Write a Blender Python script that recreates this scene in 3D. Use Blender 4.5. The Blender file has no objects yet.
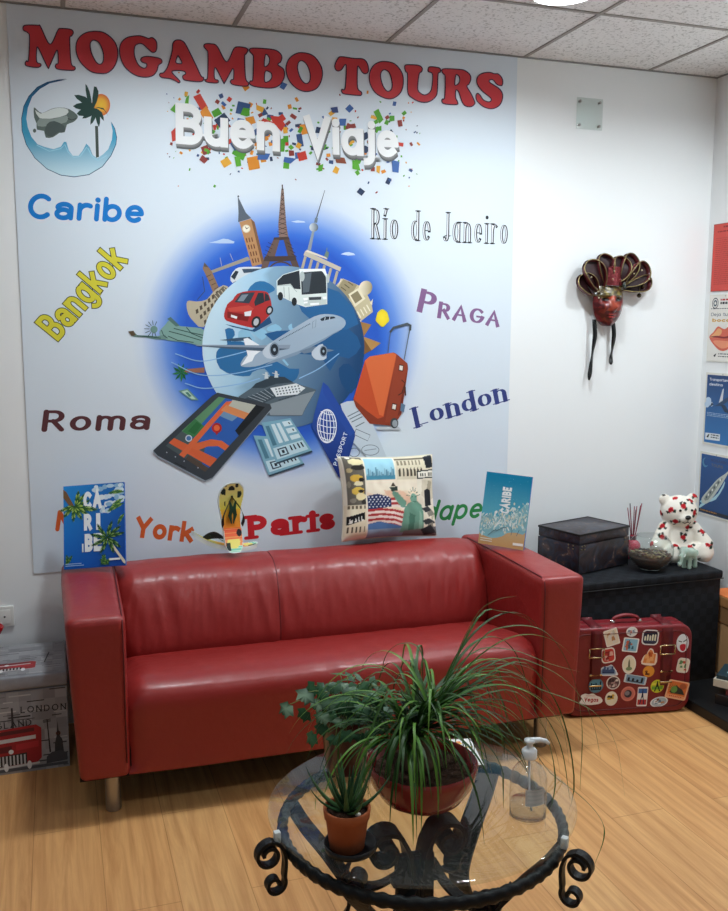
import bpy, bmesh, math, random
import numpy as np
from mathutils import Vector, Matrix, noise
from mathutils.geometry import tessellate_polygon
PI = math.pi
random.seed(7)
SC = bpy.context.scene
COL = SC.collection

# ------------------------------------------------------------------ camera
CAM = (0.1216, -3.5395, 1.5203)
ROT = (1.4306, -0.003, -0.3233)
FPX = 916.18
cd = bpy.data.cameras.new('camera')
cam = bpy.data.objects.new('camera', cd)
COL.objects.link(cam)
cam.location = CAM
cam.rotation_euler = ROT
cd.sensor_fit = 'VERTICAL'
cd.sensor_height = 36.0
cd.lens = FPX / 911 * 36.0
cd.clip_start = 0.05
SC.camera = cam

# ------------------------------------------------------------------ world, exposure
SC.view_settings.view_transform = 'Standard'
SC.view_settings.look = 'None'
SC.view_settings.gamma = 1
SC.view_settings.use_curve_mapping = False
SC.view_settings.exposure = 0.0
W = bpy.data.worlds.new('world')
SC.world = W
W.use_nodes = True
W.node_tree.nodes['Background'].inputs[0].default_value = (0.80, 0.90, 1.0, 1)
W.node_tree.nodes['Background'].inputs[1].default_value = 0.17
LAMP_W = 222.0          # emission strength of the round ceiling lights
LAMP_REAR_FILL = 66.0  # weaker emission of the unseen rear row, added to fill the room
LAMP_COL = (0.86, 0.95, 1.0)
LAMPS = [(0.58, -0.80), (1.73, -0.76), (2.78, -1.0), (-0.2, -2.6), (1.2, -2.7), (2.4, -2.6)]
HC = 2.6144            # ceiling height
XR = 2.956             # right wall


# ------------------------------------------------------------------ geometry of the view: from a point of the photo to a place in the room
def _rot(rx, ry, rz):
    c, s = math.cos, math.sin
    X = np.array([[1, 0, 0], [0, c(rx), -s(rx)], [0, s(rx), c(rx)]])
    Y = np.array([[c(ry), 0, s(ry)], [0, 1, 0], [-s(ry), 0, c(ry)]])
    Z = np.array([[c(rz), -s(rz), 0], [s(rz), c(rz), 0], [0, 0, 1]])
    return Z @ Y @ X


RM = _rot(*ROT)
C0 = np.array(CAM)


def ray(x, y):
    return RM @ np.array([(x - 364) / FPX, -(y - 455.5) / FPX, -1.0])


def on_z(x, y, z):
    d = ray(x, y)
    return Vector(C0 + d * ((z - C0[2]) / d[2]))


def on_y(x, y, Y):
    d = ray(x, y)
    return Vector(C0 + d * ((Y - C0[1]) / d[1]))


def on_x(x, y, X):
    d = ray(x, y)
    return Vector(C0 + d * ((X - C0[0]) / d[0]))


# ------------------------------------------------------------------ colour and materials
def lin(c):
    return c / 12.92 if c <= 0.04045 else ((c + 0.055) / 1.055) ** 2.4


def H(s):
    if not isinstance(s, str):
        return tuple(s)
    s = s.lstrip('#')
    if len(s) == 3:
        s = ''.join(c * 2 for c in s)
    return tuple(lin(int(s[i:i + 2], 16) / 255) for i in (0, 2, 4))


def mixc(a, b, t):
    a, b = H(a), H(b)
    return tuple(a[i] + (b[i] - a[i]) * t for i in range(3))


MATS = {}


def mat(name, color='#ffffff', rough=0.5, metal=0.0, coat=0.0, trans=0.0, ior=1.45, bump=0.0, bscale=40.0, var=0.0, vscale=8.0,
        attr=False, emit=0.0, spec=0.5, bdist=0.002, coatr=0.1, alpha=1.0):
    if name in MATS:
        return MATS[name]
    m = bpy.data.materials.new(name)
    m.use_nodes = True
    nt = m.node_tree
    b = nt.nodes['Principled BSDF']
    c = H(color)
    b.inputs['Base Color'].default_value = (*c, 1)
    b.inputs['Roughness'].default_value = rough
    b.inputs['Metallic'].default_value = metal
    b.inputs['Coat Weight'].default_value = coat
    b.inputs['Coat Roughness'].default_value = coatr
    b.inputs['Transmission Weight'].default_value = trans
    b.inputs['IOR'].default_value = ior
    b.inputs['Specular IOR Level'].default_value = spec
    b.inputs['Alpha'].default_value = alpha
    if attr:
        a = nt.nodes.new('ShaderNodeAttribute')
        a.attribute_name = 'Col'
        nt.links.new(a.outputs['Color'], b.inputs['Base Color'])
    if emit:
        b.inputs['Emission Color'].default_value = (*c, 1)
        b.inputs['Emission Strength'].default_value = emit
    if bump or var:
        tc = nt.nodes.new('ShaderNodeTexCoord')
    if bump:
        n = nt.nodes.new('ShaderNodeTexNoise')
        n.inputs['Scale'].default_value = bscale
        n.inputs['Detail'].default_value = 4
        nt.links.new(tc.outputs['Object'], n.inputs['Vector'])
        bp = nt.nodes.new('ShaderNodeBump')
        bp.inputs['Strength'].default_value = bump
        bp.inputs['Distance'].default_value = bdist
        nt.links.new(n.outputs['Fac'], bp.inputs['Height'])
        nt.links.new(bp.outputs['Normal'], b.inputs['Normal'])
    if var and not attr:
        n2 = nt.nodes.new('ShaderNodeTexNoise')
        n2.inputs['Scale'].default_value = vscale
        n2.inputs['Detail'].default_value = 5
        nt.links.new(tc.outputs['Object'], n2.inputs['Vector'])
        mx = nt.nodes.new('ShaderNodeMix')
        mx.data_type = 'RGBA'
        mx.inputs['A'].default_value = (*[v * (1 - var) for v in c], 1)
        mx.inputs['B'].default_value = (*[min(1, v * (1 + var)) for v in c], 1)
        nt.links.new(n2.outputs['Fac'], mx.inputs['Factor'])
        nt.links.new(mx.outputs['Result'], b.inputs['Base Color'])
    MATS[name] = m
    return m


def M(name):
    return MATS[name]


def clear_mat(name, tint='#ffffff', ior=1.45, rough=0.0, haze=0.0):
    """clear sheet: light passes straight through with a tint, the surface mirrors by the Fresnel law"""
    m = bpy.data.materials.new(name)
    m.use_nodes = True
    nt = m.node_tree
    nt.nodes.remove(nt.nodes['Principled BSDF'])
    out = nt.nodes['Material Output']
    tr = nt.nodes.new('ShaderNodeBsdfTransparent')
    tr.inputs['Color'].default_value = (*H(tint), 1)
    gl = nt.nodes.new('ShaderNodeBsdfGlossy')
    gl.inputs['Roughness'].default_value = rough
    fr = nt.nodes.new('ShaderNodeFresnel')
    fr.inputs['IOR'].default_value = ior
    mx = nt.nodes.new('ShaderNodeMixShader')
    ge = nt.nodes.new('ShaderNodeNewGeometry')      # the mirror lies on the outer side of each surface
    ml = nt.nodes.new('ShaderNodeMath')
    ml.operation = 'SUBTRACT'
    ml.use_clamp = True
    nt.links.new(fr.outputs['Fac'], ml.inputs[0])
    nt.links.new(ge.outputs['Backfacing'], ml.inputs[1])
    nt.links.new(ml.outputs['Value'], mx.inputs['Fac'])
    nt.links.new(tr.outputs['BSDF'], mx.inputs[1])
    nt.links.new(gl.outputs['BSDF'], mx.inputs[2])
    last = mx
    if haze:
        df = nt.nodes.new('ShaderNodeBsdfDiffuse')
        df.inputs['Color'].default_value = (.9, .93, .92, 1)
        m2 = nt.nodes.new('ShaderNodeMixShader')
        m2.inputs['Fac'].default_value = haze
        nt.links.new(mx.outputs['Shader'], m2.inputs[1])
        nt.links.new(df.outputs['BSDF'], m2.inputs[2])
        last = m2
    nt.links.new(last.outputs['Shader'], out.inputs['Surface'])
    MATS[name] = m
    return m


# ------------------------------------------------------------------ mesh builder
class MB:
    def __init__(s):
        s.v, s.f, s.c = [], [], []

    def add(s, vs, fs, col=None):
        o = len(s.v)
        s.v += [tuple(p) for p in vs]
        s.f += [tuple(i + o for i in f) for f in fs]
        if col is None:
            col = (1, 1, 1)
        if isinstance(col, list):
            s.c += col
        else:
            s.c += [H(col)] * len(vs)
        return s

    def bm(s, b, col=None, mx=None):
        b.verts.index_update()
        vs = [(mx @ v.co if mx else v.co) for v in b.verts]
        fs = [[v.index for v in f.verts] for f in b.faces]
        b.free()
        return s.add([tuple(p) for p in vs], fs, col)

    def box(s, lo, hi, bev=0.0, seg=2, col=None, mx=None):
        b = bmesh.new()
        bmesh.ops.create_cube(b, size=1)
        for v in b.verts:
            v.co = Vector([(lo[i] + hi[i]) / 2 + v.co[i] * (hi[i] - lo[i]) for i in range(3)])
        if bev:
            bmesh.ops.bevel(b, geom=b.edges[:], offset=bev, segments=seg, profile=0.5, affect='EDGES')
        return s.bm(b, col, mx)

    def tube(s, pts, r, n=8, closed=False, col=None, caps=True, flat=1.0):
        pts = [Vector(p) for p in pts]
        m = len(pts)
        rs = r if isinstance(r, (list, tuple)) else [r] * m
        vs, fs = [], []
        up = None
        for i, p in enumerate(pts):
            a = pts[i - 1] if (i or closed) else p
            b = pts[(i + 1) % m] if (i < m - 1 or closed) else p
            t = (b - a).normalized()
            if up is None:
                up = Vector((0, 0, 1)) if abs(t.z) < 0.9 else Vector((1, 0, 0))
            x = t.cross(up)
            if x.length < 1e-5:
                x = t.orthogonal()
            x.normalize()
            y = x.cross(t).normalized()
            up = y
            for k in range(n):
                an = 2 * PI * k / n
                vs.append(p + x * math.cos(an) * rs[i] + y * math.sin(an) * rs[i] * flat)
        q = m if closed else m - 1
        for i in range(q):
            j = (i + 1) % m
            for k in range(n):
                k2 = (k + 1) % n
                fs.append((i * n + k, i * n + k2, j * n + k2, j * n + k))
        if caps and not closed:
            fs.append(tuple(range(n - 1, -1, -1)))
            fs.append(tuple(range((m - 1) * n, m * n)))
        return s.add(vs, fs, col)

    def lathe(s, prof, n=40, mx=None, col=None, sx=1, sy=1, caps=True):
        vs, fs = [], []
        cl = [] if isinstance(col, list) else col
        for i, (r, z) in enumerate(prof):
            for k in range(n):
                a = 2 * PI * k / n
                p = Vector((r * sx * math.cos(a), r * sy * math.sin(a), z))
                vs.append(mx @ p if mx else p)
                if isinstance(col, list):
                    cl.append(H(col[i]))
        for i in range(len(prof) - 1):
            for k in range(n):
                k2 = (k + 1) % n
                fs.append((i * n + k, i * n + k2, (i + 1) * n + k2, (i + 1) * n + k))
        if caps and prof[0][0] > 1e-6:
            fs.append(tuple(range(n - 1, -1, -1)))
        if caps and prof[-1][0] > 1e-6:
            fs.append(tuple(range((len(prof) - 1) * n, len(prof) * n)))
        return s.add(vs, fs, cl)

    def ball(s, c, r, n=14, col=None, mx=None):
        b = bmesh.new()
        bmesh.ops.create_uvsphere(b, u_segments=n * 2, v_segments=n, radius=1)
        rr = r if isinstance(r, (tuple, list)) else (r, r, r)
        for v in b.verts:
            p = Vector((v.co.x * rr[0], v.co.y * rr[1], v.co.z * rr[2]))
            if mx:
                p = mx @ p
            v.co = p + Vector(c)
        return s.bm(b, col)

    def ribbon(s, pts, ws, nrm, col=None, thick=0.0):
        """strip along pts, widthways along nrm (a vector or one per point)"""
        vs, fs = [], []
        for i, p in enumerate(pts):
            p = Vector(p)
            w = ws[i] if isinstance(ws, (list, tuple)) else ws
            q = Vector(nrm[i] if isinstance(nrm, list) else nrm).normalized()
            vs += [p - q * w / 2, p + q * w / 2]
        for i in range(len(pts) - 1):
            fs.append((2 * i, 2 * i + 1, 2 * i + 3, 2 * i + 2))
        return s.add(vs, fs, col)

    def grid(s, fn, nu, nv, col=None, wrap=False):
        vs, fs, cs = [], [], []
        for j in range(nv + 1):
            for i in range(nu + (0 if wrap else 1)):
                u, v = i / nu, j / nv
                vs.append(fn(u, v))
                if callable(col):
                    cs.append(H(col(u, v)))
        w = nu if wrap else nu + 1
        for j in range(nv):
            for i in range(nu):
                i2 = (i + 1) % w if wrap else i + 1
                fs.append((j * w + i, j * w + i2, (j + 1) * w + i2, (j + 1) * w + i))
        return s.add(vs, fs, cs if callable(col) else col)

    def build(s, name, m, parent=None, smooth=True, fix=False, angle=None):
        me = bpy.data.meshes.new(name)
        me.from_pydata(s.v, [], s.f)
        at = me.color_attributes.new('Col', 'FLOAT_COLOR', 'POINT')
        buf = np.ones((len(s.v), 4), dtype=np.float32)
        if s.c:
            buf[:, :3] = np.array([c[:3] for c in s.c], dtype=np.float32)
        at.data.foreach_set('color', buf.ravel())
        me.materials.append(m)
        if fix:
            b = bmesh.new()
            b.from_mesh(me)
            bmesh.ops.recalc_face_normals(b, faces=b.faces[:])
            b.to_mesh(me)
            b.free()
        if smooth:
            me.polygons.foreach_set('use_smooth', [True] * len(me.polygons))
            if angle is not None:
                me.set_sharp_from_angle(angle=math.radians(angle))
        me.update()
        o = bpy.data.objects.new(name, me)
        COL.objects.link(o)
        if parent is not None:
            o.parent = parent
        return o


def thing(name, label, cat, loc=(0, 0, 0), rz=0.0, group=None):
    o = bpy.data.objects.new(name, None)
    o.empty_display_size = 0.05
    COL.objects.link(o)
    o.location = loc
    o.rotation_euler = (0, 0, rz)
    return tag(o, label, cat, group)


def tag(o, label, cat, group=None):
    o['label'] = label
    o['category'] = cat
    if group:
        o['group'] = group
    return o


def struct(o):
    o['kind'] = 'structure'
    return o


def catmull(pts, n=6, closed=False):
    P = [Vector(p) for p in pts]
    out = []
    m = len(P)
    for i in range(m if closed else m - 1):
        p0 = P[(i - 1) % m] if closed or i else P[0] * 2 - P[1]
        p1, p2 = P[i], P[(i + 1) % m]
        p3 = P[(i + 2) % m] if closed or i + 2 < m else P[-1] * 2 - P[-2]
        for k in range(n):
            t = k / n
            out.append(0.5 * ((2 * p1) + (p2 - p0) * t + (2 * p0 - 5 * p1 + 4 * p2 - p3) * t * t + (3 * p1 - p0 - 3 * p2 + p3) * t ** 3))
    if not closed:
        out.append(P[-1])
    return out


def remeshed(mb, voxel, smooth_it=4):
    """one continuous skin over overlapping solids: (verts, faces)"""
    me = bpy.data.meshes.new('tmp')
    me.from_pydata(mb.v, [], mb.f)
    o = bpy.data.objects.new('tmp', me)
    COL.objects.link(o)
    r = o.modifiers.new('r', 'REMESH')
    r.mode = 'VOXEL'
    r.voxel_size = voxel
    sm = o.modifiers.new('s', 'SMOOTH')
    sm.iterations = smooth_it
    dg = bpy.context.evaluated_depsgraph_get()
    e = o.evaluated_get(dg)
    m2 = e.to_mesh()
    vs = [tuple(v.co) for v in m2.vertices]
    fs = [tuple(p.vertices) for p in m2.polygons]
    e.to_mesh_clear()
    bpy.data.objects.remove(o)
    bpy.data.meshes.remove(me)
    return vs, fs


# ------------------------------------------------------------------ flat printed artwork, in thin layers on one plane
def P(s, z=None):
    """'x,y x,y ...' in the coordinates of a magnified detail z=(x0,y0,scale)"""
    out = []
    for t in s.split():
        a, b = t.split(',')
        a, b = float(a), float(b)
        if z:
            a, b = z[0] + a / z[2], z[1] + b / z[2]
        out.append((a, b))
    return out


def wallmap(p):
    q = on_y(p[0], p[1], 0)
    return (q.x, q.z)


class Art:
    EPS = 0.00001

    def __init__(s, fmap=None, base=0.0):
        s.m = fmap or (lambda p: p)
        s.k = 0
        s.base = base
        s.mb = MB()

    def up(s, n=1):
        s.k += n
        return s

    def raw(s, uv, faces, col):
        d = s.base + s.k * s.EPS
        s.mb.add([(u, -d, v) for u, v in uv], faces, col)
        s.k += 0.35

    def poly(s, pts, col, keep=False, smooth=0):
        if smooth:
            pts = [(p.x, p.y) for p in catmull([(a, b, 0) for a, b in pts], smooth, True)]
        uv = [s.m(p) for p in pts]
        fs = tessellate_polygon([[Vector((u, v, 0)) for u, v in uv]])
        c = [H(col(p)) for p in pts] if callable(col) else col
        s.raw(uv, [tuple(f) for f in fs], c)
        if not keep:
            s.k += 1
        return s

    def glyph(s, loops, col, edge=None, ew=1.0, n=5):
        sm = [[(p.x, p.y) for p in catmull([(a, b, 0) for a, b in l], n, True)] for l in loops]
        uvs = [[s.m(p) for p in l] for l in sm]
        fs = tessellate_polygon([[Vector((u, v, 0)) for u, v in l] for l in uvs])
        s.raw([q for l in uvs for q in l], [tuple(f) for f in fs], col)
        if edge:
            for l in sm:
                s.line(l, ew, edge, closed=True, keep=True)
        return s

    def line(s, pts, w, col, keep=False, closed=False, cap=True, we=None):
        """stroke in source units, mapped after offsetting"""
        pts = [Vector((a, b)) for a, b in pts]
        if closed:
            pts = pts + [pts[0]]
        n = len(pts)
        L = []
        for i, p in enumerate(pts):
            a = pts[max(0, i - 1)]
            b = pts[min(n - 1, i + 1)]
            t = b - a
            if t.length < 1e-9:
                t = Vector((1, 0))
            t.normalize()
            ww = w if we is None else w + (we - w) * i / (n - 1)
            q = Vector((-t.y, t.x)) * ww / 2
            L.append((p - q, p + q))
        uv = [s.m((q.x, q.y)) for ab in L for q in ab]
        s.raw(uv, [(2 * i, 2 * i + 1, 2 * i + 3, 2 * i + 2) for i in range(n - 1)], col)
        if cap and not closed:
            for p, ww in ((pts[0], w), (pts[-1], we or w)):
                s.disc(p, ww / 2, col, keep=True, n=10)
        if not keep:
            s.k += 1
        return s

    def disc(s, c, r, col, keep=False, n=28, ry=None, rot=0, a0=0, a1=360):
        ry = ry or r
        cr, sr = math.cos(rot), math.sin(rot)
        pts = []
        for i in range(n):
            a = math.radians(a0 + (a1 - a0) * i / (n if a1 - a0 == 360 else n - 1))
            x, y = r * math.cos(a), ry * math.sin(a)
            pts.append((c[0] + x * cr - y * sr, c[1] + x * sr + y * cr))
        return s.poly(pts, col, keep)

    def radial(s, c, rings, n=64, shape=None):
        """rings = [(r, colour)] from the centre out; shape(angle) scales the radius; colour may be a function of the point"""
        uv, cs, fs = [], [], []
        for j, (r, col) in enumerate(rings):
            for i in range(n):
                a = 2 * PI * i / n
                k = shape(a) if shape else (1, 1)
                p = (c[0] + r * k[0] * math.cos(a), c[1] + r * k[1] * math.sin(a))
                uv.append(s.m(p))
                cs.append(H(col(p)) if callable(col) else H(col))
        for j in range(len(rings) - 1):
            for i in range(n):
                i2 = (i + 1) % n
                fs.append((j * n + i, j * n + i2, (j + 1) * n + i2, (j + 1) * n + i))
        s.raw(uv, fs, cs)
        s.k += 1
        return s

    def build(s, name, m, parent=None):
        return s.mb.build(name, m, parent, smooth=False)


# ------------------------------------------------------------------ a small stroke alphabet: centre lines, cap height 1, x height .66
def arc(cx, cy, rx, ry, a0, a1, n=14):
    return [(cx + rx * math.cos(math.radians(a0 + (a1 - a0) * i / n)), cy + ry * math.sin(math.radians(a0 + (a1 - a0) * i / n))) for i in range(n + 1)]


XH = 0.66
BOWL = arc(.27, .33, .27, .33, 0, 360, 26)
GLY = {
    'a': (.54, [BOWL, [(.54, XH), (.54, 0)]]),
    'ā': (.52, [[(.02, .50)] + arc(.26, .45, .26, .21, 150, 0) + [(.52, 0)], arc(.24, .2, .24, .2, 60, 420, 20)]),
    'b': (.54, [BOWL, [(0, 1), (0, 0)]]),
    'c': (.48, [arc(.27, .33, .27, .33, 45, 315, 20)]),
    'l': (0, [[(0, 1), (0, 0)]]),
    'd': (.54, [BOWL, [(.54, 1), (.54, 0)]]),
    'e': (.54, [[(.03, .34), (.52, .34)], arc(.27, .33, .27, .33, 2, 312, 24)]),
    'g': (.54, [BOWL, [(.54, XH), (.54, -.1)] + arc(.27, -.1, .27, .22, 0, -140)]),
    'h': (.5, [[(0, 1), (0, 0)], [(0, .40)] + arc(.25, .41, .25, .25, 180, 0) + [(.5, 0)]]),
    'i': (0, [[(0, XH), (0, 0)], 'dot']),
    'í': (0, [[(0, XH), (0, 0)], [(-.02, .84), (.1, 1.02)]]),
    'j': (.1, [[(.1, XH), (.1, -.12)] + arc(-.06, -.12, .16, .18, 0, -90), 'dotj']),
    'k': (.5, [[(0, 1), (0, 0)], [(.47, XH), (.03, .27)], [(.17, .40), (.5, 0)]]),
    'm': (.84, [[(0, XH), (0, 0)], [(0, .42)] + arc(.21, .44, .21, .22, 180, 0) + [(.42, 0)], [(.42, .42)] + arc(.63, .44, .21, .22, 180, 0) + [(.84, 0)]]),
    'n': (.5, [[(0, XH), (0, 0)], [(0, .40)] + arc(.25, .41, .25, .25, 180, 0) + [(.5, 0)]]),
    'o': (.54, [BOWL]),
    'p': (.54, [BOWL, [(0, XH), (0, -.34)]]),
    'r': (.34, [[(0, XH), (0, 0)], [(0, .34)] + arc(.26, .36, .26, .30, 180, 60)]),
    's': (.42, [arc(.21, .495, .20, .165, 35, 270) + arc(.21, .165, .21, .165, 90, -145)]),
    't': (.32, [[(.12, .95), (.12, .16)] + arc(.28, .16, .16, .16, 180, 280), [(-.04, XH), (.3, XH)]]),
    'u': (.5, [[(0, XH), (0, .25)] + arc(.25, .25, .25, .25, 180, 360) + [(.5, XH)], [(.5, XH), (.5, 0)]]),
    'v': (.5, [[(0, XH), (.25, 0), (.5, XH)]]),
    'w': (.76, [[(0, XH), (.19, 0), (.38, XH), (.57, 0), (.76, XH)]]),
    'y': (.5, [[(0, XH), (.25, 0)], [(.5, XH), (.12, -.34)]]),
    'z': (.44, [[(0, XH), (.44, XH), (0, 0), (.44, 0)]]),
    'A': (.7, [[(0, 0), (.35, 1), (.7, 0)], [(.13, .34), (.57, .34)]]),
    'B': (.56, [[(0, 0), (0, 1)], [(0, 1)] + arc(.28, .76, .26, .24, 90, -90) + [(0, .52)], [(0, .52)] + arc(.30, .26, .28, .26, 90, -90) + [(0, 0)]]),
    'C': (.66, [arc(.38, .5, .38, .5, 48, 312, 24)]),
    'D': (.64, [[(0, 0), (0, 1)] + arc(.24, .5, .40, .5, 90, -90) + [(0, 0)]]),
    'E': (.48, [[(0, 0), (0, 1)], [(0, 1), (.48, 1)], [(0, .52), (.40, .52)], [(0, 0), (.48, 0)]]),
    'F': (.46, [[(0, 0), (0, 1)], [(0, 1), (.46, 1)], [(0, .52), (.40, .52)]]),
    'G': (.72, [arc(.38, .5, .38, .5, 48, 345, 24), [(.74, .44), (.46, .44)]]),
    'H': (.6, [[(0, 0), (0, 1)], [(.6, 0), (.6, 1)], [(0, .5), (.6, .5)]]),
    'I': (0, [[(0, 0), (0, 1)]]),
    'J': (.34, [[(.34, 1), (.34, .2)] + arc(.16, .2, .18, .2, 0, -150)]),
    'L': (.48, [[(0, 1), (0, 0)], [(0, 0), (.48, 0)]]),
    'M': (.86, [[(0, 0), (.06, 1)], [(.06, 1), (.43, .12)], [(.43, .12), (.80, 1)], [(.80, 1), (.86, 0)]]),
    'N': (.62, [[(0, 0), (0, 1)], [(0, 1), (.62, 0)], [(.62, 0), (.62, 1)]]),
    'O': (.76, [arc(.38, .5, .38, .5, 0, 360, 30)]),
    'P': (.54, [[(0, 0), (0, 1)], [(0, 1)] + arc(.27, .73, .27, .27, 90, -90) + [(0, .46)]]),
    'R': (.58, [[(0, 0), (0, 1)], [(0, 1)] + arc(.27, .74, .26, .26, 90, -90) + [(0, .48)], [(.27, .48), (.58, 0)]]),
    'S': (.54, [arc(.27, .75, .25, .25, 30, 270) + arc(.27, .25, .27, .25, 90, -150)]),
    'T': (.62, [[(.31, 0), (.31, 1)], [(0, 1), (.62, 1)]]),
    'U': (.62, [[(0, 1), (0, .31)] + arc(.31, .31, .31, .31, 180, 360) + [(.62, 1)]]),
    'V': (.66, [[(0, 1), (.33, 0), (.66, 1)]]),
    'W': (.96, [[(0, 1), (.24, 0), (.48, .9), (.72, 0), (.96, 1)]]),
    'Y': (.64, [[(0, 1), (.32, .46), (.64, 1)], [(.32, .5), (.32, 0)]]),
    '8': (.5, [arc(.25, .76, .21, .24, 0, 360), arc(.25, .26, .25, .26, 0, 360)]),
    '0': (.5, [arc(.25, .5, .25, .5, 0, 360)]),
    ' ': (.32, []),
}


def strokes(text, w, hx=1.0, gap=0.12, slant=0.0, caps=None, serif=0.0, lower=1.0):
    """every stroke of a word as (points, is_dot); the ends of upright strokes get slab serifs"""
    out, x = [], w / 2
    for ch in text:
        adv, st = GLY[ch]
        k = (caps or {}).get(ch, 1.0)
        for s in st:
            dot = False
            if s == 'dot':
                s, dot = [(0, .93), (0, .931)], True
            elif s == 'dotj':
                s, dot = [(.1, .93), (.1, .931)], True
            q = []
            for a, b in s:
                yy = w / 2 + b * (1 - w) * k
                q.append((x + a * hx * k + slant * yy, yy))
            out.append((q, dot))
            if serif and not dot:
                for e, f in ((s[0], s[1]), (s[-1], s[-2])):
                    up = abs(f[1] - e[1]) > abs(f[0] - e[0]) * 0.8
                    lvl = min(abs(e[1] - t) for t in (0, 1, XH, -.34))
                    if up and lvl < .03 and ch not in 'OCSGso':
                        yy = w / 2 + e[1] * (1 - w) * k
                        yy += (-1 if f[1] > e[1] else 1) * (w * .5 - serif * .22)
                        xx = x + e[0] * hx * k + slant * yy
                        ln = w / 2 + serif * .55
                        out.append(([(xx - ln, yy), (xx + ln, yy)], 'serif'))
        x += adv * hx * k + w + gap
    return out, x - w / 2 - gap


def text(art, s, p0, p1, top, col, w=.2, hx=1.0, gap=.1, slant=0.0, serif=0.0, outline=None, ow=.05, contrast=0.0, cap=True, caps=None,
         inline=None, mapped=False, nudge=(0, 0), thin=None):
    """a word between the base line's ends p0 and p1, cap height given by top (all in the art's source units)"""
    st, width = strokes(s, w, hx, gap, slant, caps, serif)
    A, B, T = (Vector(art.m(p)) if not mapped else Vector(p) for p in (p0, p1, top))
    ex = (B - A) / width
    bx = (B - A).normalized()
    hgt = (T - A) - bx * (T - A).dot(bx)
    ey = hgt
    A = A + Vector(nudge)

    def mp(x, y):
        q = A + ex * x + ey * y
        return (q.x, q.y)
    keep_m = art.m
    art.m = lambda p: p
    passes = []
    if outline:
        passes.append((ow, outline))
    passes.append((0.0, col))
    for extra, c in passes:
        for q, kind in st:
            n = len(q)
            if kind is True:
                r = w * .56 + extra
                art.disc_uv = None
                pts = [mp(q[0][0] + r * math.cos(2 * PI * i / 16), q[0][1] + r * math.sin(2 * PI * i / 16)) for i in range(16)]
                art.poly(pts, c, keep=True)
                continue
            L = []
            if extra and (cap is False):
                d0 = Vector(q[0]) - Vector(q[1])
                d1 = Vector(q[-1]) - Vector(q[-2])
                q = [tuple(Vector(q[0]) + d0.normalized() * extra)] + list(q[1:-1]) + [tuple(Vector(q[-1]) + d1.normalized() * extra)]
            if not cap and kind is False:
                d0 = (Vector(q[0]) - Vector(q[1])).normalized() * w * .5
                d1 = (Vector(q[-1]) - Vector(q[-2])).normalized() * w * .5
                if (Vector(q[0]) - Vector(q[-1])).length > 1e-4:
                    q = [tuple(Vector(q[0]) + d0)] + list(q) + [tuple(Vector(q[-1]) + d1)]
            n = len(q)
            clo = (Vector(q[0]) - Vector(q[-1])).length < 1e-4
            for i in range(n):
                a, b = Vector(q[i - 1] if i else (q[-2] if clo else q[0])), Vector(q[i + 1] if i < n - 1 else (q[1] if clo else q[-1]))
                t = (b - a)
                t.normalize()
                nn = Vector((-t.y, t.x))
                # mitre so that corners keep their width
                if 0 < i < n - 1:
                    t1 = (Vector(q[i]) - a).normalized()
                    k = max(.35, Vector((-t1.y, t1.x)).dot(nn))
                    nn = nn / k
                ww = w
                if kind == 'serif':
                    ww = (thin or serif * .45)
                elif contrast:
                    th = thin or w * (1 - contrast)
                    ww = th + (w - th) * min(1, abs(t.y - slant * .2)) ** 1.4
                ww = ww + 2 * extra
                L.append((Vector(q[i]) - nn * ww / 2, Vector(q[i]) + nn * ww / 2, ww))
            uv = [mp(*v) for l in L for v in l[:2]]
            art.raw(uv, [(2 * i, 2 * i + 1, 2 * i + 3, 2 * i + 2) for i in range(n - 1)], c)
            if (cap or kind == 'serif' and cap) and not clo:
                for i in (0, n - 1):
                    r = L[i][2] / 2
                    art.poly([mp(q[i][0] + r * math.cos(2 * PI * k / 14), q[i][1] + r * math.sin(2 * PI * k / 14)) for k in range(14)], c, keep=True)
        art.k += 1
    if inline:
        for q, kind in st:
            if kind is False and abs(q[0][1] - q[-1][1]) >= 0.0:
                n = len(q)
                L = []
                for i in range(n):
                    a, b = Vector(q[max(0, i - 1)]), Vector(q[min(n - 1, i + 1)])
                    t = (b - a).normalized()
                    nn = Vector((-t.y, t.x))
                    f = min(1, abs(t.y)) ** 2
                    o = w * .10 * (1 if t.y > 0 else -1)
                    L.append((Vector(q[i]) + nn * (o - w * .21 * f), Vector(q[i]) + nn * (o + w * .21 * f)))
                uv = [mp(*v) for l in L for v in l]
                art.raw(uv, [(2 * i, 2 * i + 1, 2 * i + 3, 2 * i + 2) for i in range(n - 1)], inline)
        art.k += 1
    art.m = keep_m
    return art


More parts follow.
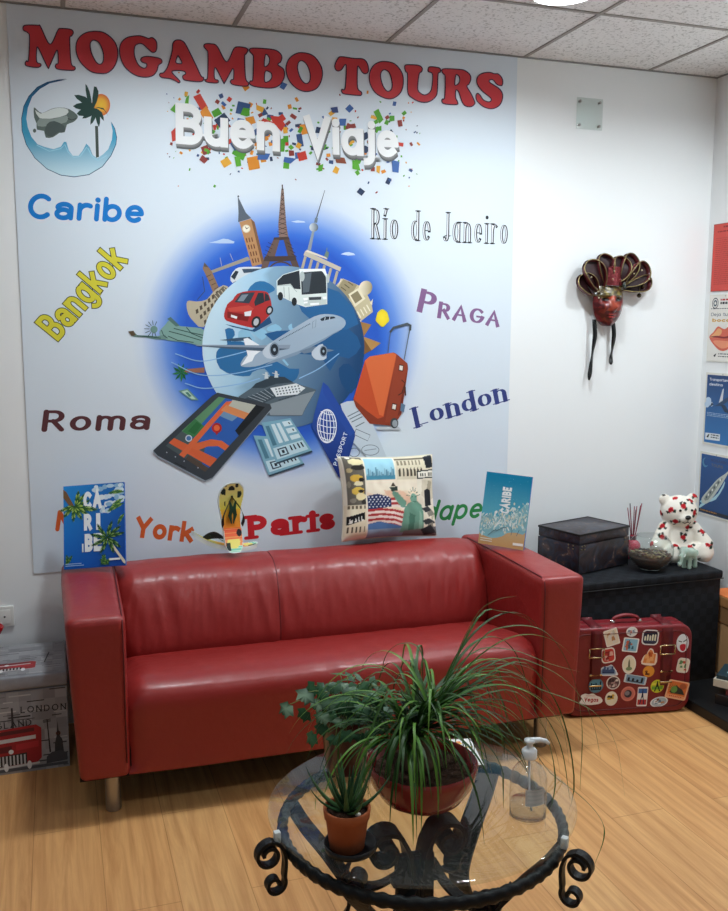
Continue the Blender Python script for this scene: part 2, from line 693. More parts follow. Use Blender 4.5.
# ================================================================== STRUCTURE
def floor_material():
    m = bpy.data.materials.new('oak_laminate')
    m.use_nodes = True
    nt = m.node_tree
    b = nt.nodes['Principled BSDF']
    tc = nt.nodes.new('ShaderNodeTexCoord')
    mp = nt.nodes.new('ShaderNodeMapping')
    mp.inputs['Rotation'].default_value = (0, 0, PI / 2)
    nt.links.new(tc.outputs['Object'], mp.inputs['Vector'])
    br = nt.nodes.new('ShaderNodeTexBrick')
    br.offset = 0.37
    br.inputs['Scale'].default_value = 1
    br.inputs['Brick Width'].default_value = 1.25
    br.inputs['Row Height'].default_value = 0.19
    br.inputs['Mortar Size'].default_value = 0.0012
    br.inputs['Color1'].default_value = (*H('#d59f66'), 1)
    br.inputs['Color2'].default_value = (*H('#dbab72'), 1)
    br.inputs['Mortar'].default_value = (*H('#b07d4a'), 1)
    nt.links.new(mp.outputs['Vector'], br.inputs['Vector'])
    mp2 = nt.nodes.new('ShaderNodeMapping')
    mp2.inputs['Scale'].default_value = (34, 1.6, 1)
    nt.links.new(tc.outputs['Object'], mp2.inputs['Vector'])
    n = nt.nodes.new('ShaderNodeTexNoise')
    n.inputs['Scale'].default_value = 1.0
    n.inputs['Detail'].default_value = 7
    n.inputs['Roughness'].default_value = 0.65
    n.inputs['Distortion'].default_value = 0.6
    nt.links.new(mp2.outputs['Vector'], n.inputs['Vector'])
    cr = nt.nodes.new('ShaderNodeValToRGB')
    cr.color_ramp.elements[0].position = 0.32
    cr.color_ramp.elements[0].color = (0.62, 0.50, 0.40, 1)
    cr.color_ramp.elements[1].position = 0.62
    cr.color_ramp.elements[1].color = (1, 1, 1, 1)
    nt.links.new(n.outputs['Fac'], cr.inputs['Fac'])
    mx = nt.nodes.new('ShaderNodeMix')
    mx.data_type = 'RGBA'
    mx.blend_type = 'MULTIPLY'
    mx.inputs['Factor'].default_value = 0.8
    nt.links.new(br.outputs['Color'], mx.inputs['A'])
    nt.links.new(cr.outputs['Color'], mx.inputs['B'])
    nt.links.new(mx.outputs['Result'], b.inputs['Base Color'])
    b.inputs['Roughness'].default_value = 0.42
    b.inputs['Specular IOR Level'].default_value = 0.35
    MATS['oak'] = m
    return m


def ceiling_material():
    m = mat('ceiling_tile', '#d8d6d2', rough=0.95, bump=0.5, bscale=160, bdist=0.004, spec=0.1)
    nt = m.node_tree
    b = nt.nodes['Principled BSDF']
    tc = nt.nodes.new('ShaderNodeTexCoord')
    n = nt.nodes.new('ShaderNodeTexNoise')
    n.inputs['Scale'].default_value = 95
    n.inputs['Detail'].default_value = 6
    nt.links.new(tc.outputs['Object'], n.inputs['Vector'])
    cr = nt.nodes.new('ShaderNodeValToRGB')
    cr.color_ramp.elements[0].position = 0.33
    cr.color_ramp.elements[0].color = (*H('#b9b7b4'), 1)
    cr.color_ramp.elements[1].position = 0.46
    cr.color_ramp.elements[1].color = (*H('#e9e8e6'), 1)
    nt.links.new(n.outputs['Fac'], cr.inputs['Fac'])
    nt.links.new(cr.outputs['Color'], b.inputs['Base Color'])
    return m


XL, YF = -1.6, -4.6
wall_m = mat('wall_paint', '#eef0f0', rough=0.85, bump=0.08, bscale=300, bdist=0.001, spec=0.2)
struct(MB().box((XL, YF, -0.06), (XR + .1, 0.1, 0)).build('floor', floor_material(), smooth=False))
struct(MB().box((XL, 0, 0), (XR + .1, 0.1, HC + .1)).build('wall_back', wall_m, smooth=False))
struct(MB().box((XR, YF, 0), (XR + .1, 0, HC + .1)).build('wall_right', wall_m, smooth=False))
struct(MB().box((XL, YF, HC + .002), (XR + .1, 0, HC + .1)).build('ceiling', ceiling_material(), smooth=False))
g = MB()
gx = [1.3965 + .6 * k for k in range(-4, 3)]
gy = [-.56 - .6 * k for k in range(0, 7)]
for x in gx:
    g.box((x - .008, YF, HC - .0015), (x + .008, 0, HC + .0015))
for y in gy:
    g.box((XL, y - .008, HC - .0017), (XR, y + .008, HC + .0015))
struct(g.build('trim_1', mat('grid_metal', '#96918b', rough=0.6), smooth=False))
g = MB()
g.box((XL, -.010, HC - .003), (XR, 0, HC + .001))
g.box((XR - .010, YF, HC - .003), (XR, 0, HC + .001))
struct(g.build('trim_2', mat('edge_metal', '#8f8f8e', rough=0.6), smooth=False))
struct(MB().box((2.22, -.008, 0), (XR, 0, .07)).build('baseboard_back', mat('skirting', '#e4e4e2', rough=.5), smooth=False))

# round ceiling lights; the rear row is unseen and added as fill light
for i, (x, y) in enumerate(LAMPS):
    t = thing('ceiling_light', ['round white ceiling light set in the tiles above the palm tree logo',
                                'round white ceiling light set in the tiles above the right half of the mural',
                                'round white ceiling light set in the tiles nearest the right wall',
                                'round white ceiling light in the row behind the camera, leftmost of that row',
                                'round white ceiling light in the row behind the camera, middle of that row',
                                'round white ceiling light in the row behind the camera, rightmost of that row'][i], 'ceiling light', (x, y, HC - .0017), 0,
              'round lights in the tiled ceiling')
    MB().lathe([(.095, -.001), (.097, -.026), (.101, -.029), (.105, -.026), (.112, -.004), (.120, 0.0), (.095, 0.0), (.095, -.001)], 40).build('frame', mat('lamp_trim', '#f2f2f2', rough=.4), t)  # ring drawn deep below the tiles to shade the top of the wall
    MB().lathe([(.0, -.006), (.05, -.005), (.093, -.003)], 40).build('diffuser', mat('lamp_glow' + ('' if i < 3 else '_rear_fill'), LAMP_COL, emit=LAMP_W if i < 3 else LAMP_REAR_FILL), t)

# ================================================================== THE PRINTED MURAL
print_m = mat('print_ink', '#ffffff', rough=0.55, attr=True, spec=0.3)
print_gloss = mat('print_gloss', '#ffffff', rough=0.25, attr=True, spec=0.5)
MURAL = '#dae4ed'
mural = thing('wall_mural', 'large white printed travel mural with globe and city names above red sofa', 'mural', (0, 0, 0))
mx0, mx1, mz0, mz1 = .012, 1.965, .604, HC - .004
MB().box((mx0, -.004, mz0), (mx1, -.0002, mz1)).build('mural_panel', mat('mural_vinyl', MURAL, rough=0.5, spec=.3), mural, smooth=False)
BASE = .0042


def wart():
    global BASE
    a = Art(wallmap, BASE)
    return a


def wbuild(a, name):
    global BASE
    BASE = a.base + (a.k + 1) * Art.EPS
    return a.build(name, print_m, mural)


# halo of blue sky behind the globe
a = wart()
SKY = [(0, '#2a5cc0'), (96, '#2a5cc4'), (104, '#3a6ed0'), (116, '#6f97de'), (128, '#a9c0e6'), (140, '#d3dfee'), (150, MURAL)]
a.radial((281, 338), [(r, c) for r, c in SKY], 72, shape=lambda t: (1.0, 1.0 if math.sin(t) > 0 else 1.0))
z3 = (120, 180, 2.427)
zB = (120, 180, 4.853)
zC = (260, 180, 4.55)
zD = (140, 340, 4.853)
zE = (290, 300, 5.06)
zF = (190, 230, 4.044)
zG = (120, 290, 5.2)
for s in ('430,305 470,295 500,285 525,288 555,300 550,308 480,308',):
    a.poly(P(s, zB), '#b8cdea')
for s in ('365,338 385,330 402,328 425,334 432,342 400,344', '140,190 170,184 200,188 205,194 165,195'):
    a.poly(P(s, zC), '#c5d6ee')
wbuild(a, 'sky_halo')
HALO = BASE

# landmarks round the rim
a = wart()
# tower bridge and far bank
a.poly(P('440,440 620,372 630,388 450,452', zB), '#9b9585')
for x0, y0, x1, y1 in ((492, 415, 485, 378), (548, 392, 533, 358)):
    a.line(P('%d,%d %d,%d' % (x0, y0, x1, y1), zB), .5, '#b9b4a8')
a.poly(P('400,430 408,402 425,418 445,445 478,520 450,545 420,470', zB), '#8f7259')
a.poly(P('405,420 409,400 430,425', zB), '#5a5148')
for i in range(4):
    a.line(P('%d,%d %d,%d' % (418 + i * 13, 470 + i * 20, 440 + i * 12, 460 + i * 20), zB), .8, '#5e4a3c', keep=True)
a.line(P('400,470 410,540 375,580', zB), .8, '#3c4b66')
# colosseum
a.poly(P('322,600 335,585 372,590 420,580 450,545 500,510 528,535 470,610 405,715 360,690 330,650', zB), '#b9ae96', smooth=2)
for i in range(3):
    for j in range(6):
        u, v = i / 2.4, j / 5.4
        x = 350 + 105 * v + 48 * u * (1 - v * .5) + 16
        y = 625 - 95 * v + 62 * u + 6
        a.poly(P('%f,%f %f,%f %f,%f %f,%f' % (x, y, x + 11, y - 7, x + 15, y + 12, x + 3, y + 20), zB), '#54493c', keep=True)
a.poly(P('455,560 500,515 525,532 470,590', zB), '#6b6254')
for i in range(4):
    a.line(P('%d,%d %d,%d' % (462 + i * 14, 560 - i * 12, 478 + i * 14, 580 - i * 12), zB), .7, '#c9bea6', keep=True)
# clock tower
a.poly(P('578,205 634,188 690,408 640,420', zB), '#b98a5e')
a.poly(P('634,188 652,205 700,404 688,412', zB), '#7d5a3e')
a.poly(P('572,205 574,160 570,78 600,140 610,160 636,186', zB), '#5b6470')
a.disc(P('573,80', zB)[0], .9, '#39414f')
a.disc(P('612,237', zB)[0], 4.1, '#d9cdb0')
a.disc(P('612,237', zB)[0], 3.2, '#f1ead8')
a.line(P('612,237 622,232', zB), .7, '#3a3026', keep=True)
a.line(P('612,237 608,228', zB), .7, '#3a3026')
for i in range(4):
    for j in range(3):
        a.line(P('%f,%f %f,%f' % (612 + j * 13 + i * 10, 285 + i * 33 - j * 2, 616 + j * 13 + i * 10, 302 + i * 33 - j * 2), zB), 1.1, '#6a3f28', keep=True)
a.up()
# white train
a.poly(P('535,470 560,432 600,422 700,424 745,440 690,452 600,475 545,500', zB), '#d6dde2', smooth=2)
a.poly(P('537,470 560,440 575,445 555,485', zB), '#2a3440')
a.poly(P('590,432 690,430 720,440 600,452', zB), '#384a5c')
a.poly(P('545,498 600,475 690,452 745,444 690,460 600,490', zB), '#5a6a78')
# eiffel tower
for lay, (w1, w2, c) in enumerate(((0, 0, '#5d4a44'), (3, 2.2, '#8a7066'))):
    a.poly(P('%f,40 %f,40 118,200 128,262 86,262 %f,200' % (96 + w1 * .3, 106 - w1 * .3, 82), zC), c)
a.poly(P('62,262 128,258 134,272 58,276', zC), '#4c3d38')
a.poly(P('60,272 88,272 66,350 24,350', zC), '#6a554d')
a.poly(P('106,272 132,270 158,350 126,348', zC), '#5c4841')
a.poly(P('20,348 160,345 166,368 14,372', zC), '#4c3d38')
a.poly(P('12,370 44,370 30,410 0,418', zC), '#6a554d')
a.poly(P('136,368 166,366 182,408 152,412', zC), '#5c4841')
a.line([P('%f,%f' % (94 + 55 * math.cos(t), 418 - 45 * math.sin(t)), zC)[0] for t in [PI * i / 12 for i in range(13)]], 1.6, '#54443d')
a.line(P('100,24 101,44', zC), 1.2, '#4c3d38')
for i in range(9):
    y = 60 + i * 22
    hw = 4 + i * 2.2
    a.line(P('%f,%f %f,%f' % (101 - hw, y, 101 + hw, y + 14), zC), .5, '#2f2622', keep=True)
    a.line(P('%f,%f %f,%f' % (101 + hw, y, 101 - hw, y + 14), zC), .5, '#2f2622', keep=True)
for i in range(4):
    for s in (0, 1):
        x = (48 if s == 0 else 132) + (-1 if s == 0 else 1) * i * 7
        a.line(P('%f,%f %f,%f' % (x - 12, 285 + i * 17, x + 12, 297 + i * 17), zC), .5, '#2f2622', keep=True)
a.up()
# tv tower
a.line(P('293,48 256,172', zC), .5, '#5b6570', we=1.2)
a.poly(P('250,172 262,174 258,196 244,194', zC), '#6d7a86')
a.disc(P('243,216', zC)[0], 4.4, lambda p: mixc('#d3dadf', '#5b6772', min(1, max(0, (p[0] - 309) / 8))))
a.poly(P('236,232 246,236 230,322 214,318', zC), '#8f9aa3')
# gate with columns
a.poly(P('205,322 368,398 362,416 196,342', zC), '#c3bba8')
a.poly(P('212,318 300,352 306,362 206,326', zC), '#e0d9c8')
a.poly(P('290,345 300,322 312,330 308,356', zC), '#6f8478')
a.line(P('303,310 301,330', zC), .8, '#6f8478')
for i in range(6):
    x0, y0 = 200 + i * 29, 346 + i * 13.5
    a.poly(P('%f,%f %f,%f %f,%f %f,%f' % (x0, y0, x0 + 11, y0 + 4, x0 - 8, y0 + 74, x0 - 20, y0 + 70), zC), '#b3aa97', keep=True)
a.up()
# white domed palace
a.poly(P('332,492 375,448 470,490 505,560 512,600 460,640 425,600', zC), '#c9bd98')
a.disc(P('478,492', zC)[0], 6.6, lambda p: mixc('#efe6cc', '#a08f68', min(1, max(0, (p[0] - 359) / 13))), rot=.5, ry=7.6)
a.poly(P('378,452 440,478 400,545 345,500', zC), '#9e9272')
a.poly(P('400,520 445,492 478,540 430,578', zC), '#e9e0c4')
a.poly(P('410,525 442,504 464,540 432,562', zC), '#8d8162')
for i in range(4):
    a.line(P('%d,%d %d,%d' % (352 + i * 16, 500 - i * 12, 372 + i * 16, 515 - i * 12), zC), .9, '#5f553e', keep=True)
    a.line(P('%d,%d %d,%d' % (442 + i * 14, 600 - i * 10, 456 + i * 14, 625 - i * 10), zC), 1.1, '#f0e8cf', keep=True)
a.up()
for s in ('352,482 366,448 372,452', '498,560 512,540 508,570', '444,636 452,650 460,640'):
    a.poly(P(s, zC), '#e6dcc0')
# pyramids
a.poly(P('440,640 505,658 470,712 458,700', zC), '#a57a45')
a.poly(P('440,640 470,712 458,705', zC), '#6f4d2a')
a.poly(P('462,710 548,742 505,775 460,800', zC), '#b58a50')
a.poly(P('462,710 505,775 460,800', zC), '#7d5830')
# sun
a.radial(P('555,628', zC)[0], [(0, '#f7e23a'), (5, '#f0d62f'), (6.6, '#d8c832')], 24, shape=lambda t: (1 + .08 * math.sin(5 * t), 1.25 + .1 * math.cos(4 * t)))
# statue lying on the rim
a.poly(P('205,215 235,180 255,160 300,185 360,192 438,208 425,285 340,272 250,262 215,245', zG), '#7fa39b', smooth=3)
a.poly(P('245,150 262,140 310,185 290,190', zG), '#55756f')
a.poly(P('50,225 70,215 90,235 130,236 190,240 235,232 240,258 180,255 130,246 70,243', zG), '#6d8f88')
a.poly(P('42,215 70,212 82,235 60,240', zG), '#5a4a35')
a.disc(P('176,205', zG)[0], 3.6, '#6d8f88')
for k in range(9):
    t = PI * (.35 + k * .16)
    a.line([(120 + 172 / 5.2 + 4 * math.cos(t), 290 + 203 / 5.2 - 4 * math.sin(t)), (120 + 170 / 5.2 + 8.3 * math.cos(t), 290 + 203 / 5.2 - 8.3 * math.sin(t))], .6, '#1e3534', keep=True)
for s in ('255,215 330,235 420,262', '250,240 300,262 380,272', '280,200 360,220 430,235', '215,210 225,235 245,250', '90,238 150,242 210,250', '345,195 370,225 430,250'):
    a.line(P(s, zG), .8, '#22403f', keep=True)
a.up()
# palm, its trunk and a banknote
a.poly(P('330,412 438,402 438,430 335,428', zG), '#9a6a55')
for k in range(9):
    t = 2 * PI * k / 9 + .2
    c = P('318,428', zG)[0]
    e = (c[0] + 9.5 * math.cos(t) * (.8 if math.cos(t) > 0 else 1), c[1] + 10 * math.sin(t))
    q = ((c[0] + e[0]) / 2 + 1.6 * math.sin(t), (c[1] + e[1]) / 2 - 1.6 * math.cos(t))
    a.poly([c, q, e, ((c[0] + e[0]) / 2 - 1.0 * math.sin(t), (c[1] + e[1]) / 2 + 1.0 * math.cos(t))], '#23643a' if k % 2 else '#2f7a44', keep=True)
a.up()
a.poly(P('304,524 350,512 408,572 372,572', zG), '#6f9a8c')
a.poly(P('318,528 348,520 392,566 372,566', zG), '#b7d3c4')
a.poly(P('338,532 352,530 372,552 358,555', zG), '#4f8270')
wbuild(a, 'landmarks')

# the globe
a = wart()
gc = (283, 347)


def globe_col(p):
    dx, dy = (p[0] - gc[0]) / 81, (p[1] - gc[1]) / 81
    t = min(1, max(0, .5 + dx * .55 + dy * .12))
    return mixc('#a9d0e6', '#1d4672', t ** .8) if t > .28 else mixc('#c6e0ee', '#a0c9e2', t / .28)


a.radial(gc, [(r, globe_col) for r in (0, 20, 40, 55, 66, 75, 81)], 64)
LAND = '#2f72a6'
LIGHT = '#8ebfd9'
a.poly(P('232,245 262,212 300,208 335,228 340,245 300,262 260,258', zF), LAND, smooth=2)
a.poly(P('140,402 172,400 180,425 165,450 205,450 250,470 300,500 400,560 440,560 430,600 400,620 350,640 330,600 300,560 250,575 240,590 180,588 120,560 104,510 115,480 150,462', zF), '#2d6b9e', smooth=2)
a.poly(P('195,412 230,392 245,420 262,440 250,450 215,440 198,445', zF), LIGHT, smooth=2)
a.poly(P('310,395 345,380 370,400 350,412 315,408', zF), LIGHT, smooth=2)
a.poly(P('395,390 410,378 412,395 425,402 405,408', zF), LIGHT, smooth=2)
a.poly(P('240,402 290,398 312,420 290,445 262,425', zF), LIGHT, smooth=2)
a.poly(P('372,512 398,545 392,550 368,522', zF), LIGHT)
a.poly(P('300,420 420,405 520,420 640,400 690,470 640,520 600,510 565,570 540,530 500,505 440,500 380,470', zF), '#245a8c', smooth=2)
a.poly(P('600,560 640,540 680,600 650,660 610,620', zF), '#1b4a78', smooth=2)
a.poly(P('430,215 600,250 680,380 560,400 450,330', zF), '#2a6396', smooth=2)
# wakes of light
for s in ('-60,500 40,530 150,510 300,470', '-75,535 40,585 180,580 330,545', '-20,620 60,640 200,622 280,600', '440,600 520,560 600,500'):
    a.line([(p.x, p.y) for p in catmull([(x, y, 0) for x, y in P(s, zF)], 6)], 1.0, '#8fb9e0', keep=True)
a.up()
wbuild(a, 'globe')

# vehicles
a = wart()
# car
a.poly(P('140,380 250,405 320,350 330,375 260,412 170,392', zF), '#234e78')
a.poly(P('137,338 150,300 172,282 190,258 240,246 300,248 318,262 328,300 324,340 285,378 262,394 232,392 160,372 140,360', zF), '#b03030', smooth=2)
a.poly(P('178,292 205,256 262,252 238,298', zF), '#33404c')
a.poly(P('190,288 208,262 235,260 215,288', zF), '#7d8d98')
a.poly(P('258,292 274,254 296,254 300,292 262,308', zF), '#2b333c')
a.poly(P('300,290 302,254 316,264 322,284', zF), '#2b333c')
a.poly(P('150,316 236,304 258,318 245,330 160,330', zF), '#c64a40')
a.poly(P('150,330 240,345 232,370 150,355', zF), '#7f2020')
a.poly(P('165,342 190,350 188,360 164,352', zF), '#e8e8e8')
a.poly(P('218,332 248,326 244,348 220,348', zF), '#e2e6ea')
for x, y, r in ((266, 372, 4.6), (320, 325, 3.6)):
    a.disc(P('%d,%d' % (x, y), zF)[0], r, '#22262c', rot=.3, ry=r * 1.3)
    a.disc(P('%d,%d' % (x, y), zF)[0], r * .55, '#b9bec4', rot=.3, ry=r * .8)
# coach
a.poly(P('348,205 375,180 440,160 540,160 553,185 553,300 465,312 430,300 350,262', zF), '#dfe8e4')
a.poly(P('352,206 376,182 440,164 446,240 420,238 405,218 352,224', zF), '#2a3138')
a.poly(P('446,172 532,165 548,190 550,255 450,262', zF), '#2f363c')
a.poly(P('452,180 490,172 480,250 455,254', zF), '#59646c')
a.poly(P('440,158 545,157 553,185 530,166 446,172', zF), '#f4f8f6')
a.poly(P('455,282 550,276 551,300 462,308', zF), '#c8d2ce')
a.poly(P('478,272 530,270 528,282 480,284', zF), '#3a4046')
for s in ('456,276 474,274 474,284 458,286', '536,270 550,269 550,280 537,281', '458,290 474,289 474,296 459,298', '484,296 520,294 520,302 485,304'):
    a.poly(P(s, zF), '#fbfdfd', keep=True)
a.up()
a.disc(P('452,188', zF)[0], 2.4, '#b9c3c2', ry=5)
a.disc(P('556,196', zF)[0], 1.6, '#b9c3c2', ry=4.5)
for x, y in ((364, 268), (420, 290)):
    a.disc(P('%d,%d' % (x, y), zF)[0], 2.6, '#23272b', ry=4.2)
a.line(P('352,226 405,222 430,250', zF), .6, '#9fb0ac')
a.line(P('378,230 380,272', zF), .5, '#8d9c98', keep=True)
a.line(P('398,232 400,282', zF), .5, '#8d9c98')
# aeroplane
a.poly(P('118,445 190,436 240,432 250,445 180,450', zF), '#3c556c')
a.poly(P('205,550 215,518 240,500 300,470 400,408 500,350 560,340 610,352 628,375 610,402 540,440 440,490 330,530 262,552', zF),
       lambda p: mixc('#f6f8fa', '#9fb2c4', min(1, max(0, (p[1] - 318 + (p[0] - 240) * .42) / 34))), smooth=3)
a.poly(P('330,528 440,488 540,438 606,402 540,446 430,505 300,548', zF), '#8499ae')
a.poly(P('205,548 232,508 215,440 232,436 300,478 262,505 250,530', zF), '#eef2f6')
a.poly(P('20,468 30,464 290,466 405,464 400,480 330,490 220,482', zF), '#8d9bab')
a.poly(P('20,468 290,476 400,480 330,492 200,484', zF), '#4b5d70')
a.poly(P('440,490 500,470 582,486 560,492 500,492 460,500', zF), '#6f8296')
for x, y, r in ((340, 484, 8), (538, 490, 6.2)):
    a.poly(P('%d,%d %d,%d %d,%d %d,%d' % (x - 48, y + 4, x - 4, y - 30, x + 12, y + 28, x - 30, y + 34), zF), '#c3ced9', smooth=3)
    a.disc(P('%d,%d' % (x, y), zF)[0], r * .62, '#8394a5', ry=r * .92)
    a.disc(P('%d,%d' % (x, y), zF)[0], r * .48, '#262e38', ry=r * .72)
    a.disc(P('%d,%d' % (x, y), zF)[0], r * .16, '#9fb0be', ry=r * .22)
a.poly(P('524,360 545,350 580,350 588,356 560,362 530,368', zF), '#26303c')
a.line(P('545,352 543,364', zF), .5, '#dfe6ec', keep=True)
a.line(P('564,350 562,362', zF), .5, '#dfe6ec')
a.line(P('494,372 508,362 506,392 494,398 494,372', zF), .5, '#7d8c9a')
for i in range(22):
    t = i / 21
    a.disc(P('%f,%f' % (360 + 122 * t, 446 - 66 * t), zF)[0], .55, '#2d3a48', keep=True, n=8)
a.up()
# cruise ship
zS = (140, 340, 3.64 * .9539)
zH = (140, 370, 3.467)
a.poly(P('340,92 385,62 430,38 470,34 520,40 610,68 575,128 560,158 450,158 380,150', zH), '#56656f')
a.poly(P('385,62 400,46 440,30 450,20 500,24 530,42 470,48 430,62', zH), '#34424c')
a.poly(P('440,120 520,96 606,72 572,130 560,156 450,156', zH), '#8b979d')
a.poly(P('450,62 540,46 572,62 545,84 470,92', zH), '#e2e8ea')
for i in range(8):
    for j in range(3):
        a.disc(P('%f,%f' % (470 + i * 11 + j * 3, 66 + j * 9 - i * 1.6), zH)[0], .8, '#3b4a55', keep=True, n=8)
a.up()
a.poly(P('360,100 450,62 470,95 420,118 400,112', zH), '#3f4d57')
for i in range(5):
    a.line(P('%d,%d %d,%d' % (375 + i * 14, 92 - i * 6, 425 + i * 9, 110 - i * 5), zH), .5, '#aab6bc', keep=True)
for x, y in ((436, 22), (470, 18)):
    a.poly(P('%d,%d %d,%d %d,%d %d,%d' % (x - 6, y + 8, x - 3, y - 16, x + 4, y - 14, x + 8, y + 8), zH), '#c8d2d6', keep=True)
    a.line(P('%d,%d %d,%d' % (x - 12, y - 8, x + 10, y - 2), zH), .8, '#c8d2d6', keep=True)
a.up()
for i in range(6):
    a.line(P('%d,%d %d,%d' % (480 + i * 10, 104 - i * 3, 486 + i * 10, 102 - i * 3), zH), .7, '#2a343c', keep=True)
a.up()
wbuild(a, 'vehicles')

# travel things in front
a = wart()
# tickets
for dx, dy in ((-28, 56), (0, 0)):
    q = P('%d,%d %d,%d %d,%d %d,%d' % (420 + dx, 182 + dy * .8, 520 + dx * .4, 166 + dy * 1.2, 594 + dx, 278 + dy * .8, 470 + dx * .9, 320 + dy * .8), zH)
    a.poly([(x + .9, y + 1.6) for x, y in q], '#33495a')
    a.poly(q, '#7fb0c4')

    def tk(u, v, q=q):
        A, B, C, D = [Vector(t) for t in q]
        r = (A * (1 - u) + B * u) * (1 - v) + (D * (1 - u) + C * u) * v
        return (r.x, r.y)
    for u0, u1, v0, v1, c in ((.08, .2, .1, .6, '#4f7f94'), (.28, .40, .08, .58, '#d6eaf0'), (.46, .58, .08, .58, '#d6eaf0'), (.66, .94, .06, .2, '#d6eaf0'), (.66, .94, .26, .4, '#d6eaf0'),
                              (.66, .94, .46, .58, '#d6eaf0'), (.06, .94, .66, .94, '#c3dfe8'), (.16, .42, .70, .90, '#33495a'), (.20, .38, .73, .87, '#c3dfe8'), (.26, .33, .76, .84, '#1b2c38'),
                              (.52, .56, .70, .84, '#1b2c38'), (.62, .66, .70, .84, '#1b2c38'), (.74, .78, .70, .84, '#1b2c38'), (.84, .88, .70, .84, '#1b2c38'), (.84, .88, .10, .16, '#1b2c38'), (.84, .88, .3, .36, '#1b2c38')):
        a.poly([tk(u0, v0), tk(u1, v0), tk(u1, v1), tk(u0, v1)], c)
# tablet
TB = P('45,278 250,88 268,78 450,118 455,132 250,372 225,382 60,296', zH)
a.poly([(x - .3, y + 1.4) for x, y in TB], '#8d99a4', smooth=0)
a.poly(TB, '#3a4148')
scr = P('88,262 272,92 432,128 225,352', zH)
a.poly(scr, '#2f5fae')


def sc(u, v):
    A, B, C, D = [Vector(t) for t in scr]
    r = (A * (1 - v) + D * v) * (1 - u) + (B * (1 - v) + C * v) * u
    return (r.x, r.y)


def scp(s, c):
    a.poly([sc(*p) for p in P(s)], c)


scp('0,0 1,0 1,.14 .45,.2 0,.3', '#5f8f68')
scp('0,.0 .3,0 .28,.6 0,.9', '#4c5a5c')
scp('.3,.02 .55,0 .5,.3 .3,.3', '#3c7a4a')
scp('.34,.1 .52,.08 .50,.22 .34,.26', '#2c6a3c')
scp('.86,.3 1,.3 1,.8 .86,.82', '#b9bcae')
scp('.72,.3 .86,.32 .84,.7 .7,.66', '#6f93b4')
scp('.06,0 .16,0 .2,1 .08,1', '#d9643c')
scp('.0,.34 .95,.22 .98,.32 .0,.46', '#dd6a40')
scp('.80,.28 .9,.28 .86,1 .77,1', '#d98a58')
scp('.16,.42 .24,.42 .38,.60 .42,.8 .40,1 .33,1 .34,.82 .28,.66 .17,.56', '#dd6a40')
scp('0,.5 .06,.5 .06,1 0,1', '#54483f')
scp('.60,.86 1,.80 1,1 .56,1', '#1e2226')
pin = P('265,200', zH)[0]
a.poly([(pin[0] - 4.6, pin[1] - 1), (pin[0], pin[1] + 7.5), (pin[0] + 4.6, pin[1] - 1)], '#a8252a')
a.disc(pin, 5, '#b3282c')
a.disc(pin, 3.0, '#e56a3c')
a.disc(P('168,236', zH)[0], 3.4, '#cfd8df')
a.disc(P('168,236', zH)[0], 2.4, '#4a77b0')
for x, y in ((92, 285), (122, 300), (152, 315), (200, 338)):
    a.disc(P('%d,%d' % (x, y), zH)[0], .7, '#aab2ba', keep=True, n=8)
a.up()
a.poly(P('120,318 160,338 158,342 118,322', zH), '#2a2f34')
# open page and passport
a.poly(P('252,525 285,512 330,508 362,524 395,575 488,800 480,810 390,800 300,700', zE), '#c9d4de')
for s in ('290,588 345,560', '300,602 355,575', '310,616 362,590', '330,640 372,618'):
    a.line(P(s, zE), .9, '#5d6b78', keep=True)
a.up()
a.line(P('332,652 402,682 390,712 322,680 332,652', zE), .6, '#54626f')
a.line([P('%f,%f' % (403 + 44 * math.cos(2 * PI * i / 24), 758 + 26 * math.sin(2 * PI * i / 24)), zE)[0] for i in range(25)], .6, '#6a7884')
a.line(P('375,760 432,752', zE), .8, '#8d9aa6')
a.line([P('%f,%f' % (322 + 26 * math.cos(2 * PI * i / 20), 770 + 22 * math.sin(2 * PI * i / 20)), zE)[0] for i in range(21)], .6, '#54626f')
a.poly(P('165,415 190,435 325,665 326,690 262,910 240,890 108,640 120,575', zE), lambda p: mixc('#2f5ab0', '#1b2f78', min(1, max(0, (p[1] - 382) / 98))))
a.poly(P('165,415 190,435 325,665 300,690 165,470', zE), '#2a4fa4')
oc = P('184,637', zE)[0]
for k in range(-2, 3):
    t = k / 2.6
    a.line([(oc[0] + 9.2 * math.cos(u) * t + .5 * math.sin(u), oc[1] + 16.5 * math.sin(u)) for u in [-PI / 2 + PI * i / 14 for i in range(15)]], .8, '#f0f4fb', keep=True)
    hh = math.sqrt(1 - t * t)
    a.line([(oc[0] - 9.2 * hh, oc[1] + 16.5 * t - 1.8), (oc[0], oc[1] + 16.5 * t + 1), (oc[0] + 9.2 * hh, oc[1] + 16.5 * t + 1.5)], .8, '#f0f4fb', keep=True)
a.line([(oc[0] + 9.3 * math.cos(2 * PI * i / 30), oc[1] + 16.6 * math.sin(2 * PI * i / 30)) for i in range(31)], 1.0, '#f0f4fb')
p0, p1, tp = P('235,838 290,672 218,822', zE)
text(a, 'PASSPORT', p0, p1, tp, '#e8eef8', w=.16, gap=.16)
